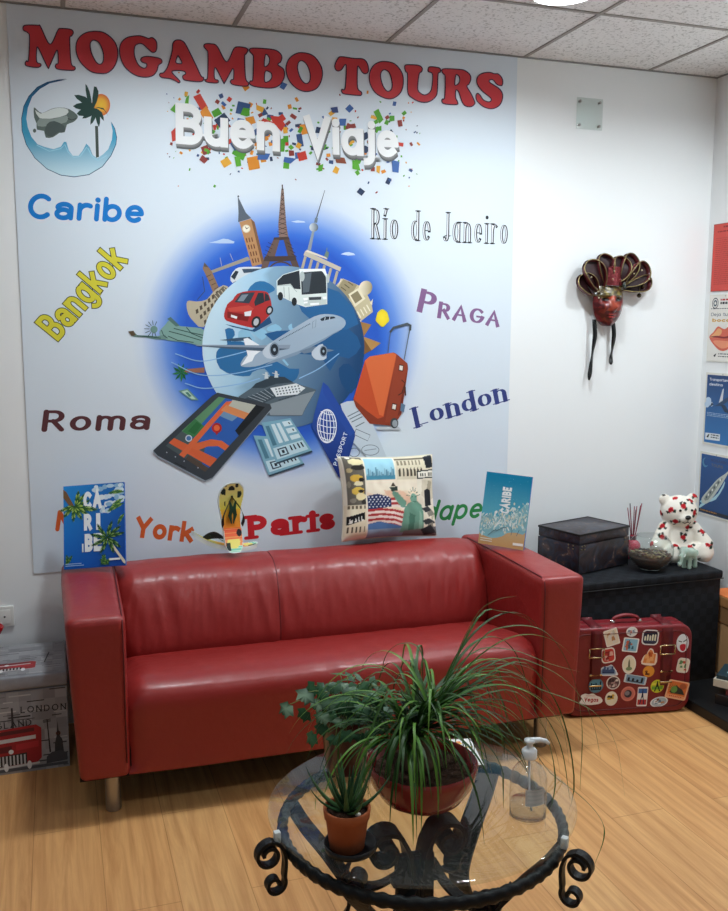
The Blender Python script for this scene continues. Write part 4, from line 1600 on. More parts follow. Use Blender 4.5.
# picture units: x 0..100 left to right, y 0..100 top to bottom
rectp(0, 0, 100, 100, '#efe6d2')
rectp(2, 0, 21, 58, '#6b655c')
for x, y, w, h, c in ((6, 2, 16, 9, '#e9dcae'), (8, 10, 14, 7, '#2f2c2a'), (5, 22, 14, 9, '#d9b04a'), (9, 30, 10, 6, '#efe3bb'), (6, 37, 14, 10, '#e0bd58'), (10, 44, 11, 9, '#f0e2b0'), (3, 14, 6, 6, '#b9a67a'), (14, 26, 6, 5, '#2b2826'),
                      (13, 40, 6, 4, '#33302c'), (4, 50, 7, 6, '#8f887c'), (16, 52, 5, 6, '#3a3632'), (2, 30, 4, 8, '#8d8676'), (5, 0, 5, 3, '#fbf6e6')):
    cpoly(' '.join('%f,%f' % (x + w / 2 + w / 2 * math.cos(t * PI / 4 + .4), y + h / 2 + h / 2 * math.sin(t * PI / 4 + .4)) for t in range(8)), c)
rectp(0, 58, 21, 96, '#e8dcc0')
for i in range(5):
    rectp(2 + i * 4, 59, 4 + i * 4, 63, '#6f6250')
    rectp(2 + i * 4, 84, 3.4 + i * 4, 91, '#57493c')
cpoly('1,72 19,67 19,76 1,82', '#17181a')
for s in ('3,80.5 4,74 5,77.5 6,74 7,79.5', '8,79 9.5,73 11,78.5', '12,78 12,72 12.8,72 12.8,76.5 14,76.5 14,77.6', '15,77 15,71.2 15.8,71.2 15.8,75.6 17.6,75.6 17.6,76.6'):
    cpoly(s, '#e9e6de')
rectp(22, 2, 53, 28, '#9fcfe0')
rectp(22, 24, 53, 29, '#4f93ad')
for i in range(16):
    rectp(23 + i * 1.85, 24 - ((i * 7) % 9) - 2, 24.4 + i * 1.85, 25, '#5f8ea4' if i % 2 else '#7faabc')
rectp(22, 29, 76, 90, '#f2dcc0')
cpoly('22,30 76,30 76,45 50,42 36,48 22,44', '#f3e6d0')
cpoly('40,42 60,44 76,60 76,72 55,60 44,52', '#edc6a8')
cpoly('22,48 33,46 45,50 47,52 48,62 36,63 22,64', '#27365f')
for i in range(6):
    for j in range(5):
        x, y = 24 + i * 3.9 + (j % 2) * 1.7, 49.5 + j * 2.9
        cpoly(' '.join('%f,%f' % (x + .85 * math.cos(k * PI / 3), y + .85 * math.sin(k * PI / 3)) for k in range(6)), '#e6e6ea')
for k, c in enumerate(['#b23a3c', '#f0dcd2'] * 4):
    y = 64 + k * 2.9
    cpoly('22,%f 36,%f 50,%f 62,%f 62,%f 50,%f 36,%f 22,%f' % (y, y - 1, y + 1, y + 5 + k * .4, y + 8 + k * .4, y + 4, y + 2, y + 3), c)
for k, c in enumerate(['#b23a3c', '#f0dcd2', '#b23a3c', '#f0dcd2']):
    y = 51 + k * 3
    cpoly('47.5,%f 54,%f 63,%f 63,%f 54,%f 47.5,%f' % (y, y, y + 5, y + 8, y + 3, y + 3), c)
cpoly('22,82 34,79 50,84 62,88 62,92 22,92', '#5577a8')
rectp(22, 89, 76, 100, '#8f9fb4')
cpoly('56,95 60,66 64,60 66,58 74,56 80,62 82,72 82,95', '#6f9c88')
cpoly('57,63 48,46 50,43 54,45 63,57 62,64', '#6f9c88')
cpoly('64,95 66,70 72,74 70,95', '#4f7a68')
cpoly('76,95 77,68 80,74 80,95', '#8fb8a2')
cpoly('46,39 54,38 54,43 48,44', '#35423c')
cpoly('47,38 50,33 53,38', '#4a3f34')
cpoly(' '.join('%f,%f' % (71 + 4 * math.cos(k * PI / 6), 53 + 6 * math.sin(k * PI / 6)) for k in range(12)), '#7fac98')
for k in range(7):
    t = PI * (1.05 + k * .15)
    cpoly('%f,%f %f,%f %f,%f' % (71 + 4 * math.cos(t - .1), 51 + 6 * math.sin(t - .1), 71 + 8.5 * math.cos(t), 51 + 13 * math.sin(t), 71 + 4 * math.cos(t + .1), 51 + 6 * math.sin(t + .1)), '#46695a')
cpoly('68,51 70,50.5 70,52 68,52.3', '#3f5f52')
cpoly('72.5,51 75,50.5 75,52 72.5,52.3', '#3f5f52')
cpoly('70,57 74,57 72,58.4', '#4f7a68')
rectp(54, 0, 100, 30, '#ddd2b8')
for i in range(7):
    cpoly('%f,26 %f,18 %f,15 %f,18 %f,26' % (57 + i * 4, 57 + i * 4, 58.1 + i * 4, 59.2 + i * 4, 59.2 + i * 4), '#4f473c')
    rectp(56 + i * 4, 6, 58 + i * 4, 12, '#8f8570')
rectp(54, 3, 90, 5, '#6f6656')
cpoly('86,2 97,0 98,16 88,17', '#23262c')
cpoly('76,20 100,18 100,29 76,30', '#2a2b2d')
cpoly('77.5,21.5 98.5,19.6 98.5,27.5 77.5,28.5', '#ece6d8')
for i in range(3):
    rectp(80 + i * 2.6, 23, 81.6 + i * 2.6, 27, '#55524c')
    rectp(90 + i * 2.6, 22.4, 91.6 + i * 2.6, 26.6, '#55524c')
cpoly('82,31 100,31 100,52 88,58 80,50', '#d9cfb8')
cpoly('84,44 92,40 93,62 84,64', '#25262a')
cpoly('90,32 96,34 93,44 88,42', '#aaa08a')
for i in range(6):
    cpoly('%f,%f %f,%f %f,%f %f,%f' % (80 + (i % 3) * 6, 66 + i * 5, 88 + (i % 3) * 5, 63 + i * 5, 94 + (i % 2) * 5, 69 + i * 5, 84 + (i % 3) * 4, 71 + i * 5), ['#3d3f42', '#8f897c', '#c9bea6'][i % 3])
cpoly('60,93 100,88 100,100 60,100', '#7c7a78')
cpoly('78,92 90,86 98,96 84,100', '#35373b')


def cush_col(u, v):
    x, y = u * 100, (1 - v) * 100
    c = (0.8, .78, .7)
    for p, bb, col in CUSH:
        if bb[0] <= x <= bb[1] and bb[2] <= y <= bb[3] and inside(p, x, y):
            c = col
    return c


def cf(u, v):
    x, z = cushion_xy(u, v)
    return (x, -cushion_z(u, v), z)


def cb(u, v):
    x, z = cushion_xy(u, v)
    return (x, cushion_z(u, v) * .75, z)


cloth = mat('printed_cotton', '#ffffff', rough=.8, attr=True, bump=.25, bscale=500, bdist=.0008, spec=.2)
c1 = MB().grid(cf, NZ, NZ, cush_col).build('front_cover', cloth, cu, fix=False)
MB().grid(cb, 24, 24, lambda u, v: '#d9cfb9').build('back_cover', cloth, cu)
edge = [cf(t, 0) for t in np.linspace(0, 1, 20)] + [cf(1, t) for t in np.linspace(0, 1, 20)][1:] + [cf(t, 1) for t in np.linspace(1, 0, 20)][1:] + [cf(0, t) for t in np.linspace(1, 0, 20)][1:-1]
MB().tube(edge, .0035, 6, closed=True).build('piping', mat('cream_piping', '#d9d2c2', rough=.8), cu)


# flip-flops
def flip_flop(name, label, flipx=1):
    t = thing(name, label, 'flip-flop', (0, 0, 0), 0, None)
    L, Wd = .262, .098
    out = [(0, -.128), (.022, -.124), (.034, -.10), (.036, -.06), (.033, -.01), (.038, .04), (.047, .08), (.046, .11), (.030, .130), (.006, .134), (-.022, .128), (-.042, .105), (-.049, .07), (-.044, .03), (-.036, -.02), (-.034, -.07), (-.032, -.105), (-.02, -.124)]
    out = [(p.x * flipx, p.y) for p in catmull([(x, y, 0) for x, y in out], 4, True)]
    n = len(out)

    def rise(y):
        return .030 * max(0, abs(y) / .13) ** 2.2
    mb = MB()
    vs = [(x, y, rise(y)) for x, y in out] + [(x * 1.0, y, .016 + rise(y)) for x, y in out]
    fs = [(i, (i + 1) % n, n + (i + 1) % n, n + i) for i in range(n)]
    mb.add(vs, fs)
    tri = tessellate_polygon([[Vector((x, y, 0)) for x, y in out]])
    mb.add(vs[:n], [tuple(f) for f in tri])
    mb.add(vs[n:], [tuple(reversed(f)) for f in tri])
    mb.build('sole', mat('white_rubber', '#e3efe9', rough=.6), t, angle=40)
    # printed foot bed, cut in a fine grid so that it follows the curve
    a2 = MB()
    NX, NY = 44, 110
    r = random.Random(3)
    blots = [(r.uniform(-.045, .045), r.uniform(.055, .13), r.uniform(.004, .011)) for _ in range(12)]

    def fcol(x, y):
        t_ = (y + .13) / .264
        for bx, by, br in blots:
            if (abs(x) > .022 or y > .105) and (x - bx) ** 2 + ((y - by) * .8) ** 2 < br * br:
                return '#20302a'
        if (y < -.03 and y > -.09) and x * flipx > .008 and ((x * flipx - .024) ** 2 * 2 + (y + .055) ** 2) < .014 ** 2:
            return '#2a2426'
        if y < -.09 and abs(x + .022) < .008 and y > -.12:
            return '#1f2a28'
        if t_ > .62:
            return mixc('#d9c94a', '#efe79a', (t_ - .62) / .38)
        if t_ > .36:
            return mixc('#f08a2c', '#e6b83a', (t_ - .36) / .26)
        if t_ > .20:
            return mixc('#f0764a', '#ea5a40', (t_ - .2) / .16) if int(t_ * 90) % 5 else '#f2a060'
        if (x * x + (y + .088) ** 2) < .024 ** 2 and y < -.078:
            return '#f0e27a'
        if t_ > .11:
            return '#f29a6a'
        return '#7fd0b4' if int(t_ * 120) % 4 else '#d9ecd4'
    for j in range(NY):
        for i in range(NX):
            x0, x1 = -.05 + .1 * i / NX, -.05 + .1 * (i + 1) / NX
            y0, y1 = -.131 + .268 * j / NY, -.131 + .268 * (j + 1) / NY
            if inside([(x * .95, y * .975) for x, y in out], (x0 + x1) / 2, (y0 + y1) / 2):
                q = [(x0, y0), (x1, y0), (x1, y1), (x0, y1)]
                a2.add([(x, y, .0166 + rise(y)) for x, y in q], [(0, 1, 2, 3)], fcol((x0 + x1) / 2, (y0 + y1) / 2))
    a2.build('footbed', print_m, t, smooth=False)
    st = MB()
    for s in (-1, 1):
        pts = catmull([(s * .036, -.028, .020), (s * .040, .0, .038), (s * .030, .032, .046), (s * .012, .062, .038), (0.002, .082, .024)], 6)
        ws = [.016 + .006 * math.sin(PI * i / (len(pts) - 1)) for i in range(len(pts))]
        nr = [Vector((-s * .3, .55, .2 + .4 * i / len(pts))) for i in range(len(pts))]
        for off in (0, .003):
            st.ribbon([p + Vector((0, 0, off)) for p in pts], ws, nr)
    st.tube([(0.002, .082, .016), (.002, .082, .030)], .004, 8)
    st.build('strap', mat('black_rubber', '#15171a', rough=.45), t)
    mb = MB()
    for s in (-1, 1):
        mb.ribbon([(s * .012, .066, .043), (s * .004, .036, .040), (s * .010, .012, .030), (s * .003, -.02, .022)], [.006, .015, .014, .003], Vector((1, .1, .2)))
    mb.build('leaf_motif', mat('leaf_print', '#24503c', rough=.5), t)
    return t


f1 = flip_flop('flip_flop', 'upright flip-flop with yellow sunset footbed standing on sofa back')
f1.rotation_euler = (math.radians(82), 0, math.radians(4))
f1.location = (.722, -.176, .672 + .132)
f2 = flip_flop('flip_flop', 'flip-flop lying flat behind the upright one on sofa back', -1)
f2.rotation_euler = (math.radians(14), math.radians(2), math.radians(94))
f2.location = (.703, -.105, .672)


# ================================================================== RIGHT CORNER
# low black platform along the right wall
PX0, PY0, PY1, PZ = 2.474, -1.35, -.475, .042
pf = MB().box((PX0, PY0, 0), (XR - .004, PY1, PZ), bev=.004).build('low_platform', mat('black_laminate', '#0d0e10', rough=.45), smooth=False)
tag(pf, 'low black platform on the floor beside red suitcase, books on it', 'platform')


def woven_material():
    m = mat('black_weave', '#14161a', rough=.75, spec=.25)
    nt = m.node_tree
    b = nt.nodes['Principled BSDF']
    tc = nt.nodes.new('ShaderNodeTexCoord')
    mp = nt.nodes.new('ShaderNodeMapping')
    mp.inputs['Location'].default_value = (.01, .013, .012)
    nt.links.new(tc.outputs['Object'], mp.inputs['Vector'])
    ck = nt.nodes.new('ShaderNodeTexChecker')
    ck.inputs['Scale'].default_value = 31
    ck.inputs['Color1'].default_value = (*H('#17191d'), 1)
    ck.inputs['Color2'].default_value = (*H('#1e2126'), 1)
    nt.links.new(mp.outputs['Vector'], ck.inputs['Vector'])
    nt.links.new(ck.outputs['Color'], b.inputs['Base Color'])
    wv = nt.nodes.new('ShaderNodeTexNoise')
    wv.inputs['Scale'].default_value = 420
    nt.links.new(tc.outputs['Object'], wv.inputs['Vector'])
    b1 = nt.nodes.new('ShaderNodeBump')
    b1.inputs['Strength'].default_value = .5
    b1.inputs['Distance'].default_value = .001
    nt.links.new(wv.outputs['Fac'], b1.inputs['Height'])
    b2 = nt.nodes.new('ShaderNodeBump')
    b2.inputs['Strength'].default_value = .5
    b2.inputs['Distance'].default_value = .003
    nt.links.new(ck.outputs['Fac'], b2.inputs['Height'])
    nt.links.new(b1.outputs['Normal'], b2.inputs['Normal'])
    nt.links.new(b2.outputs['Normal'], b.inputs['Normal'])
    return m


weave = woven_material()
CX0, CX1, CY, CZ = 1.93, 2.765, -.450, .502
chest = thing('storage_chest', 'long black woven storage chest in the corner, teddy bear on it', 'storage chest', (CX0, -.012, 0))
w_, d_ = CX1 - CX0, -CY - .012
MB().box((.006, -d_ + .006, 0), (w_ - .006, -.002, CZ - .036), bev=.006).build('body', weave, chest, angle=40)
lid = MB().box((0, -d_, CZ - .034), (w_, 0, CZ), bev=.008, seg=3).build('lid', weave, chest, angle=40)
MB().tube([(.0, -d_ - .001, CZ - .033), (w_, -d_ - .001, CZ - .033)], .0025, 6).build('lid_edge', mat('black_edge', '#08090a', rough=.6), lid)

# dark decorated trunk on the chest
mt = mat('trunk_leatherette', '#2c2829', rough=.42, bump=.35, bscale=26, bdist=.004, coat=.2)
nt = mt.node_tree
nn = nt.nodes.new('ShaderNodeTexNoise')
nn.inputs['Scale'].default_value = 16
nn.inputs['Detail'].default_value = 5
nn.inputs['Distortion'].default_value = 1.6
tcn = nt.nodes.new('ShaderNodeTexCoord')
nt.links.new(tcn.outputs['Object'], nn.inputs['Vector'])
rp = nt.nodes.new('ShaderNodeValToRGB')
for p_, c_ in ((.30, '#17191f'), (.45, '#34272a'), (.55, '#2b3342'), (.68, '#5b4238')):
    e_ = rp.color_ramp.elements.new(p_)
    e_.color = (*H(c_), 1)
rp.color_ramp.elements.remove(rp.color_ramp.elements[0])
nt.links.new(nn.outputs['Fac'], rp.inputs['Fac'])
nt.links.new(rp.outputs['Color'], nt.nodes['Principled BSDF'].inputs['Base Color'])
tr = thing('decorative_chest', 'small dark patterned trunk on the black woven chest', 'trunk', (2.130, -.338, CZ + .001), math.radians(17))
TW, TD, TH = .312, .228, .172
MB().box((0, 0, .004), (TW, TD, TH - .045), bev=.004).build('body', mt, tr, angle=40)
lid = MB().box((-.001, -.001, TH - .044), (TW + .001, TD + .001, TH), bev=.004).build('lid', mt, tr, angle=40)
dk = mat('dark_trim', '#1b1818', rough=.5)
for x, y in ((0, 0), (TW, 0), (0, TD), (TW, TD)):
    MB().box((x - .0015, y - .0015, .0), (x + .0015, y + .0015, TH - .046), bev=.0004).build('corner_trim', dk, tr, angle=40)
g = MB()
for lo, hi in (((-.003, -.003), (TW + .003, .004)), ((-.003, TD - .004), (TW + .003, TD + .003)), ((-.003, -.003), (.004, TD + .003)), ((TW - .004, -.003), (TW + .003, TD + .003))):
    g.box((lo[0], lo[1], TH - .007), (hi[0], hi[1], TH + .002), bev=.0015)
g.build('lid_trim', dk, lid, angle=40)
brass = mat('dull_brass', '#8f8366', rough=.35, metal=1)
for x, y in ((-.004, .03), (-.004, .055), (.012, -.004), (.028, -.004), (TW - .03, -.004)):
    g = MB()
    g.ball((x, y, TH - .05), .0035, 6).ball((x, y, TH - .064), .0035, 6)
    g.build('stud', brass, tr)

# round glass bowl of potpourri
gl = clear_mat('clear_glass', '#fbfdfc', 1.75, .0, haze=.02)
bw = on_z(652, 571, CZ)
bowl = thing('glass_bowl', 'round clear glass bowl of dried petals beside teddy bear', 'bowl', (2.474, -.340, CZ + .001))
R = .096
pr = [(.0, .0), (.042, 0)] + [(R * math.sin(t), R * .86 - R * .86 * math.cos(t)) for t in np.linspace(.50, 2.50, 22)]
pr_in = [(r - .002, max(.004, z)) for r, z in reversed(pr[1:])]
rim = [(pr[-1][0] + .001, pr[-1][1] + .001)]
MB().lathe(pr + rim + pr_in[0:] + [(0, .004)], 44).build('bowl_glass', gl, bowl, fix=True)
g = MB()
g.lathe([(0, .006), (.040, .006)] + [((R - .003) * math.sin(t), R * .86 - (R * .86 - .003) * math.cos(t)) for t in np.linspace(.58, 1.30, 8)] + [(.06, .068), (.03, .066), (0, .068)], 40, col='#3b2a20')
r = random.Random(8)
for i in range(150):
    a_, q_ = r.random() * 6.28, math.sqrt(r.random()) * .082
    c = r.choice(['#5d4634', '#7d6a4c', '#3a2a22', '#8b8460', '#6d5a5a', '#4a3b2c', '#9a8f78'])
    g.ball((q_ * math.cos(a_), q_ * math.sin(a_), .068 + r.random() * .005), (.005 + r.random() * .006, .004 + r.random() * .004, .002), 4, c, Matrix.Rotation(r.random() * 3, 3, 'Z') @ Matrix.Rotation(r.random() - .5, 3, 'X'))
o = g.build('dried_petals', mat('petals', '#fff', rough=.8, attr=True), bowl)
o['kind'] = 'stuff'

# reed diffuser behind the bowl
rd = thing('reed_diffuser', 'pink reed diffuser bottle with dark sticks behind glass bowl', 'reed diffuser', (2.520, -.150, CZ + .001))
pk = mat('pink_glass', '#c2344c', rough=.12, coat=.5)
MB().lathe([(0, 0), (.029, 0), (.033, .006), (.034, .05), (.032, .066), (.022, .078), (.0125, .083), (.0125, .1), (.0145, .101), (.0145, .104), (.009, .104), (.009, .09), (0, .09)], 30).build('bottle', pk, rd)
MB().lathe([(.0125, .084), (.0145, .085), (.0145, .099), (.0125, .1)], 24).build('collar', mat('gold_collar', '#5b2730', rough=.4), rd)
r = random.Random(3)
for i in range(9):
    a_ = i * 2.4
    ln = .20 + r.random() * .035
    k = .05 + r.random() * .05
    dr = Vector((k * 2.2 * math.cos(a_), k * 1.6 * math.sin(a_), 1)).normalized()
    p0_ = Vector((-.004 * math.cos(a_), -.004 * math.sin(a_), .015))
    MB().tube([p0_, p0_ + dr * ln], .0021, 6).build('reed_stick', mat('reed_red', '#7d2b38', rough=.7) if i % 3 else mat('reed_dark', '#2b1a1e', rough=.7), rd)

# teddy bear with rose print
tb = thing('teddy_bear', 'white teddy bear with red rose print sitting on chest', 'teddy bear', (2.708, -.205, CZ + .002), math.radians(-10))
tb.scale = (1.12, 1.12, 1.10)
g = MB()
EL = [((0, .0, .072), (.066, .058, .076)), ((0, -.004, .045), (.072, .060, .045)), ((0, -.006, .188), (.074, .064, .066)), ((0, -.03, .178), (.050, .044, .042)), ((0, -.056, .170), (.031, .026, .023)), ((0, .004, .135), (.045, .042, .03)),
      ((-.058, .002, .236), (.024, .014, .024)), ((.058, .002, .236), (.024, .014, .024))]
for s in (-1, 1):
    for k in range(6):
        t = k / 5
        EL.append(((s * (.058 + .040 * t), -.012 - .030 * t, .120 - .060 * t), (.029 + .004 * t, .028, .030)))
    for k in range(6):
        t = k / 5
        EL.append(((s * (.040 + .022 * t), -.03 - .07 * t, .036 - .002 * t), (.033, .033, .033)))
    EL.append(((s * .066, -.108, .042), (.034, .020, .040)))
for c, rr in EL:
    g.ball(c, rr, 12)
vs, fs = remeshed(g, .0042, 6)
zmin = min(v[2] for v in vs)
vs = [(x, y, z - zmin) for x, y, z in vs]
rp_ = random.Random(11)
spots = []
for i in range(4000):
    x, y, z = vs[rp_.randrange(len(vs))]
    if all((x - a) ** 2 + (y - b) ** 2 + (z - c) ** 2 > .047 ** 2 for a, b, c, *_ in spots) and not ((x * x) < .028 ** 2 and .15 < z < .205 and y < -.05):
        spots.append((x, y, z, rp_.random() * 6.28, rp_.random()))


def teddy_col(p):
    x, y, z = p
    for a, b, c, an, k in spots:
        dx, dy, dz = x - a, y - b, z - c
        d = math.sqrt(dx * dx + dy * dy + dz * dz)
        if d < .021:
            u = dx * math.cos(an) + dz * math.sin(an) + nz(x * 60, z * 60) * .003
            v = -dx * math.sin(an) + dz * math.cos(an) + dy * .5
            if d < .0105 + .002 * nz(x * 90, z * 90, y * 90):
                return '#b8242c' if d > .004 or int(x * 900) % 2 else '#7f1820'
            if abs(v) < .006 and abs(u) > .008:
                return '#2c3a30'
            if abs(u) < .005 and v < -.006:
                return '#38332c'
    return '#efe8dc'


cols = [H(teddy_col(v)) for v in vs]
g = MB()
g.add(vs, fs, cols)
fur = mat('plush_print', '#fff', rough=.95, attr=True, bump=.7, bscale=420, bdist=.003, spec=.1)
g.build('body', fur, tb)
MB().ball((0, -.083, .178 - zmin), (.012, .009, .009), 10).build('nose', mat('black_plastic', '#0c0c0d', rough=.25), tb)
for s in (-1, 1):
    MB().ball((s * .024, -.064, .203 - zmin), (.0055, .004, .0055), 8).build('eye', M('black_plastic'), tb)
MB().tube([(0, -.0835, .172 - zmin), (0, -.0815, .160 - zmin), (.010, -.078, .154 - zmin), (.017, -.072, .157 - zmin)], .0014, 6).tube([(0, -.0815, .160 - zmin), (-.010, -.078, .154 - zmin), (-.017, -.072, .157 - zmin)], .0014, 6).build('mouth_stitch', M('black_plastic'), tb)

# pale green glass elephant
el = thing('elephant_figurine', 'pale green glass elephant standing before teddy bear', 'figurine', (2.652, -.372, CZ + .001), math.radians(200))
g = MB()
g.ball((0, 0, .062), (.038, .024, .026), 12)
g.ball((.036, 0, .076), (.020, .019, .022), 12)
for x in (-.022, .022):
    for y in (-.012, .012):
        for k in range(5):
            g.ball((x, y, .012 + k * .009), (.0095, .0095, .011), 8)
        g.box((x - .009, y - .009, 0), (x + .009, y + .009, .012), bev=.003)
for s in (-1, 1):
    for k in range(4):
        g.ball((.026 - k * .005, s * (.018 + .006 * k), .074 - .001 * k), (.015, .005, .020 - .001 * k), 8)
tkp = catmull([(.050, 0, .075), (.062, 0, .060), (.066, 0, .040), (.072, 0, .026), (.082, 0, .026), (.086, 0, .036)], 5)
for i, p in enumerate(tkp):
    g.ball(p, .0095 - .0045 * i / len(tkp), 7)
for i in range(6):
    g.ball((-.036 - .002 * i, 0, .070 - .006 * i), .004, 6)
vs, fs = remeshed(g, .0032, 5)
z0 = min(v[2] for v in vs)
g = MB()
g.add([(x, y, z - z0) for x, y, z in vs], fs)
g.build('body', mat('jade_glass', '#cfe6d8', rough=.22, trans=.45, ior=1.4, coat=.5), el)
for s in (-1, 1):
    MB().tube([(.052, s * .009, .068 - z0), (.062, s * .013, .060 - z0), (.070, s * .014, .062 - z0)], [.003, .0025, .001], 6).build('tusk', mat('white_glass', '#e8f2ec', rough=.2, trans=.3), el)

# red suitcase covered with travel stickers
A0 = Vector((2.070, -.583, 0))
uu = Vector((.379, -.068, 0)).normalized()
SCW, SCH, SCD = .515, .364, .108
su0 = .398 - SCW
su = thing('suitcase', 'red hard suitcase covered with travel stickers, standing by sofa', 'suitcase', A0 + uu * su0, math.atan2(uu.y, uu.x))
red = leather('suitcase_red', '#7c1a22')
dred = mat('strap_red', '#5f141b', rough=.5, bump=.2, bscale=200)


def rrect(w, h, r, x0=0, z0=0, n=7):
    out = []
    for cx, cz, a0 in ((w - r, r, -90), (w - r, h - r, 0), (r, h - r, 90), (r, r, 180)):
        for i in range(n + 1):
            t = math.radians(a0 + 90 * i / n)
            out.append((x0 + cx + r * math.cos(t), z0 + cz + r * math.sin(t)))
    return out


def shell(y0, y1, inset=0.0, r=.055, fil=.012):
    mb = MB()
    prof_ = []
    for k in range(6):
        t = PI / 2 * k / 5
        prof_.append((fil * (1 - math.sin(t)), y0 + fil * (1 - math.cos(t)) if y1 > y0 else y0 - fil * (1 - math.cos(t))))
    prof_.append((0, y1))
    n = None
    vs, fs = [], []
    for ins, y in prof_:
        q = rrect(SCW - 2 * (ins + inset), SCH - .004 - 2 * (ins + inset), max(.01, r - ins), ins + inset, ins + inset + .004)
        n = len(q)
        vs += [(x, y, z) for x, z in q]
    for j in range(len(prof_) - 1):
        for i in range(n):
            i2 = (i + 1) % n
            fs.append((j * n + i, j * n + i2, (j + 1) * n + i2, (j + 1) * n + i))
    fs.append(tuple(range(n)))
    fs.append(tuple(range((len(prof_) - 1) * n, len(prof_) * n)))
    return mb.add(vs, fs)


shell(0, .048).build('front_shell', red, su, fix=True, angle=35)
shell(SCD, .052).build('back_shell', red, su, fix=True, angle=35)
q = rrect(SCW - .004, SCH - .008, .054, .002, .006)
MB().tube([(x, .050, z) for x, z in q], .0042, 6, closed=True).build('rim_piping', M('seam_dark'), su)
q = rrect(SCW - .05, SCH - .054, .042, .025, .029)
MB().tube([(x, .0005, z) for x, z in q], .0028, 6, closed=True).build('front_piping', dred, su)
hx = -su0 + .137
g = MB()
pts = catmull([(hx - .055, .05, SCH + .002), (hx - .045, .05, SCH + .022), (hx, .05, SCH + .032), (hx + .045, .05, SCH + .022), (hx + .055, .05, SCH + .002)], 6)
g.tube(pts, .0085, 10, flat=.8)
hd = g.build('handle', red, su)
for s in (-1, 1):
    MB().ball((hx + s * .056, .049, SCH + .006), (.010, .010, .010), 8).build('handle_mount', mat('chrome', '#d9d9d6', rough=.15, metal=1), hd)
for k, sx in enumerate((-su0 - .002, -su0 + .29)):
    g = MB()
    W2 = .022
    pth = [(-.0035, .118), (-.0035, SCH - .05), (-.002, SCH - .018), (.012, SCH + .0025), (.05, SCH + .0035), (.085, SCH + .0025), (SCD - .01, SCH + .001), (SCD + .003, SCH - .02), (SCD + .0035, .03)]
    pth = catmull([(0, y, z) for y, z in pth], 4)
    for off in (0, ):
        vs = []
        for p in pth:
            vs += [(sx - W2, p.y, p.z), (sx + W2, p.y, p.z)]
        g.add(vs, [(2 * i, 2 * i + 1, 2 * i + 3, 2 * i + 2) for i in range(len(pth) - 1)])
    st = g.build('strap', dred, su)
    st.modifiers.new('thick', 'SOLIDIFY').thickness = .003
    g = MB()
    zb = .262
    fr = [(sx - .030, -.009, zb + .022), (sx + .030, -.009, zb + .022), (sx + .030, -.009, zb - .014), (sx - .030, -.009, zb - .014)]
    for i in range(4):
        g.tube([fr[i], fr[(i + 1) % 4]], .0028, 8)
    g.build('buckle', mat('pale_brass', '#cdb88c', rough=.25, metal=1), st)
    for zz in (.176, .132):
        MB().box((sx - .026, -.0085, zz - .0035), (sx + .026, -.004, zz + .0035), bev=.0015).build('keeper', M('pale_brass'), st)
    MB().box((sx - .018, -.0085, .16), (sx + .018, -.005, .25), bev=.001).build('strap_tongue', dred, st)


def suit_uv(x, y):
    d = ray(x, y)
    n_ = Vector((-uu.y, uu.x, 0))
    a_ = A0 - n_ * .003
    t = (a_ - Vector(CAM)).dot(n_) / Vector(d).dot(n_)
    Q = Vector(CAM) + Vector(d) * t - A0
    return Q.dot(uu) - su0, Q.z


zq = lambda x, y: suit_uv(570 + x / 4.608, 590 + y / 4.608)


def sticker(cx, cy, w, h, kind, rot, border, paint, lab=None):
    """w, h in cm-ish units of the magnified photo; paint works in -1..1"""
    c = zq(cx, cy)
    s = 1 / 4.608 / 250
    ca, sa = math.cos(math.radians(rot)), math.sin(math.radians(rot))

    def mp(p):
        x, z = p[0] * w * s / 2, p[1] * h * s / 2
        return (c[0] + x * ca - z * sa, c[1] + x * sa + z * ca)
    a = Art(mp, .0045 if 60 < cx < 140 or 430 < cx < 495 else .0015)

    def shp(k):
        if kind == 'o':
            return [(k * math.cos(t * PI / 18), k * math.sin(t * PI / 18)) for t in range(36)]
        if kind == 'r':
            q = rrect(2, 2, .5, -1, -1, 4)
        elif kind == 's':
            q = rrect(2, 2, .14, -1, -1, 2)
        elif kind == 'cloud':
            q = [(-1, -.7), (-.2, -1), (.7, -.8), (1, -.3), (.8, .3), (.4, .6), (.1, .95), (-.3, .8), (-.6, .9), (-.95, .55), (-.85, 0)]
        elif kind == 'temple':
            q = [(-1, -.8), (.8, -1), (1, .3), (.6, .4), (.45, .8), (.1, 1), (-.2, .7), (-.4, .3), (-.75, .1)]
        elif kind == 'dome':
            q = [(-1, -1), (1, -1), (1, -.4), (.7, .3), (.3, .95), (-.1, .7), (-.7, .5), (-1, -.2)]
        return [(x * k, y * k) for x, y in q]
    a.poly(shp(1), border, smooth=3 if kind in ('cloud', 'temple', 'dome') else 0)
    a.up(3)
    paint(a, shp)
    o = a.build('sticker', print_m, su)
    if lab:
        o['label'] = lab
    return o


def blobs(cols, seed, n=14):
    def f(a, shp):
        r_ = random.Random(seed)
        a.poly(shp(.84), cols[0])
        for i in range(n):
            x, y = r_.uniform(-.5, .5), r_.uniform(-.55, .5)
            w, h = r_.uniform(.08, .3), r_.uniform(.08, .3)
            a.poly([(x - w, y - h), (x + w, y - h), (x + w * .7, y + h), (x - w * .6, y + h)], r_.choice(cols[1:]))
    return f


def skyline(bg, fg, ground, n=6, seed=1):
    def f(a, shp):
        a.poly(shp(.85), bg)
        r_ = random.Random(seed)
        for i in range(n):
            x = -.6 + 1.2 * i / (n - 1)
            h = r_.uniform(-.1, .6)
            a.poly([(x - .1, -.5), (x + .1, -.5), (x + .1, h), (x, h + .12), (x - .1, h)], fg)
        a.poly([(-.66, -.62), (.66, -.62), (.7, -.42), (-.7, -.42)], ground)
    return f


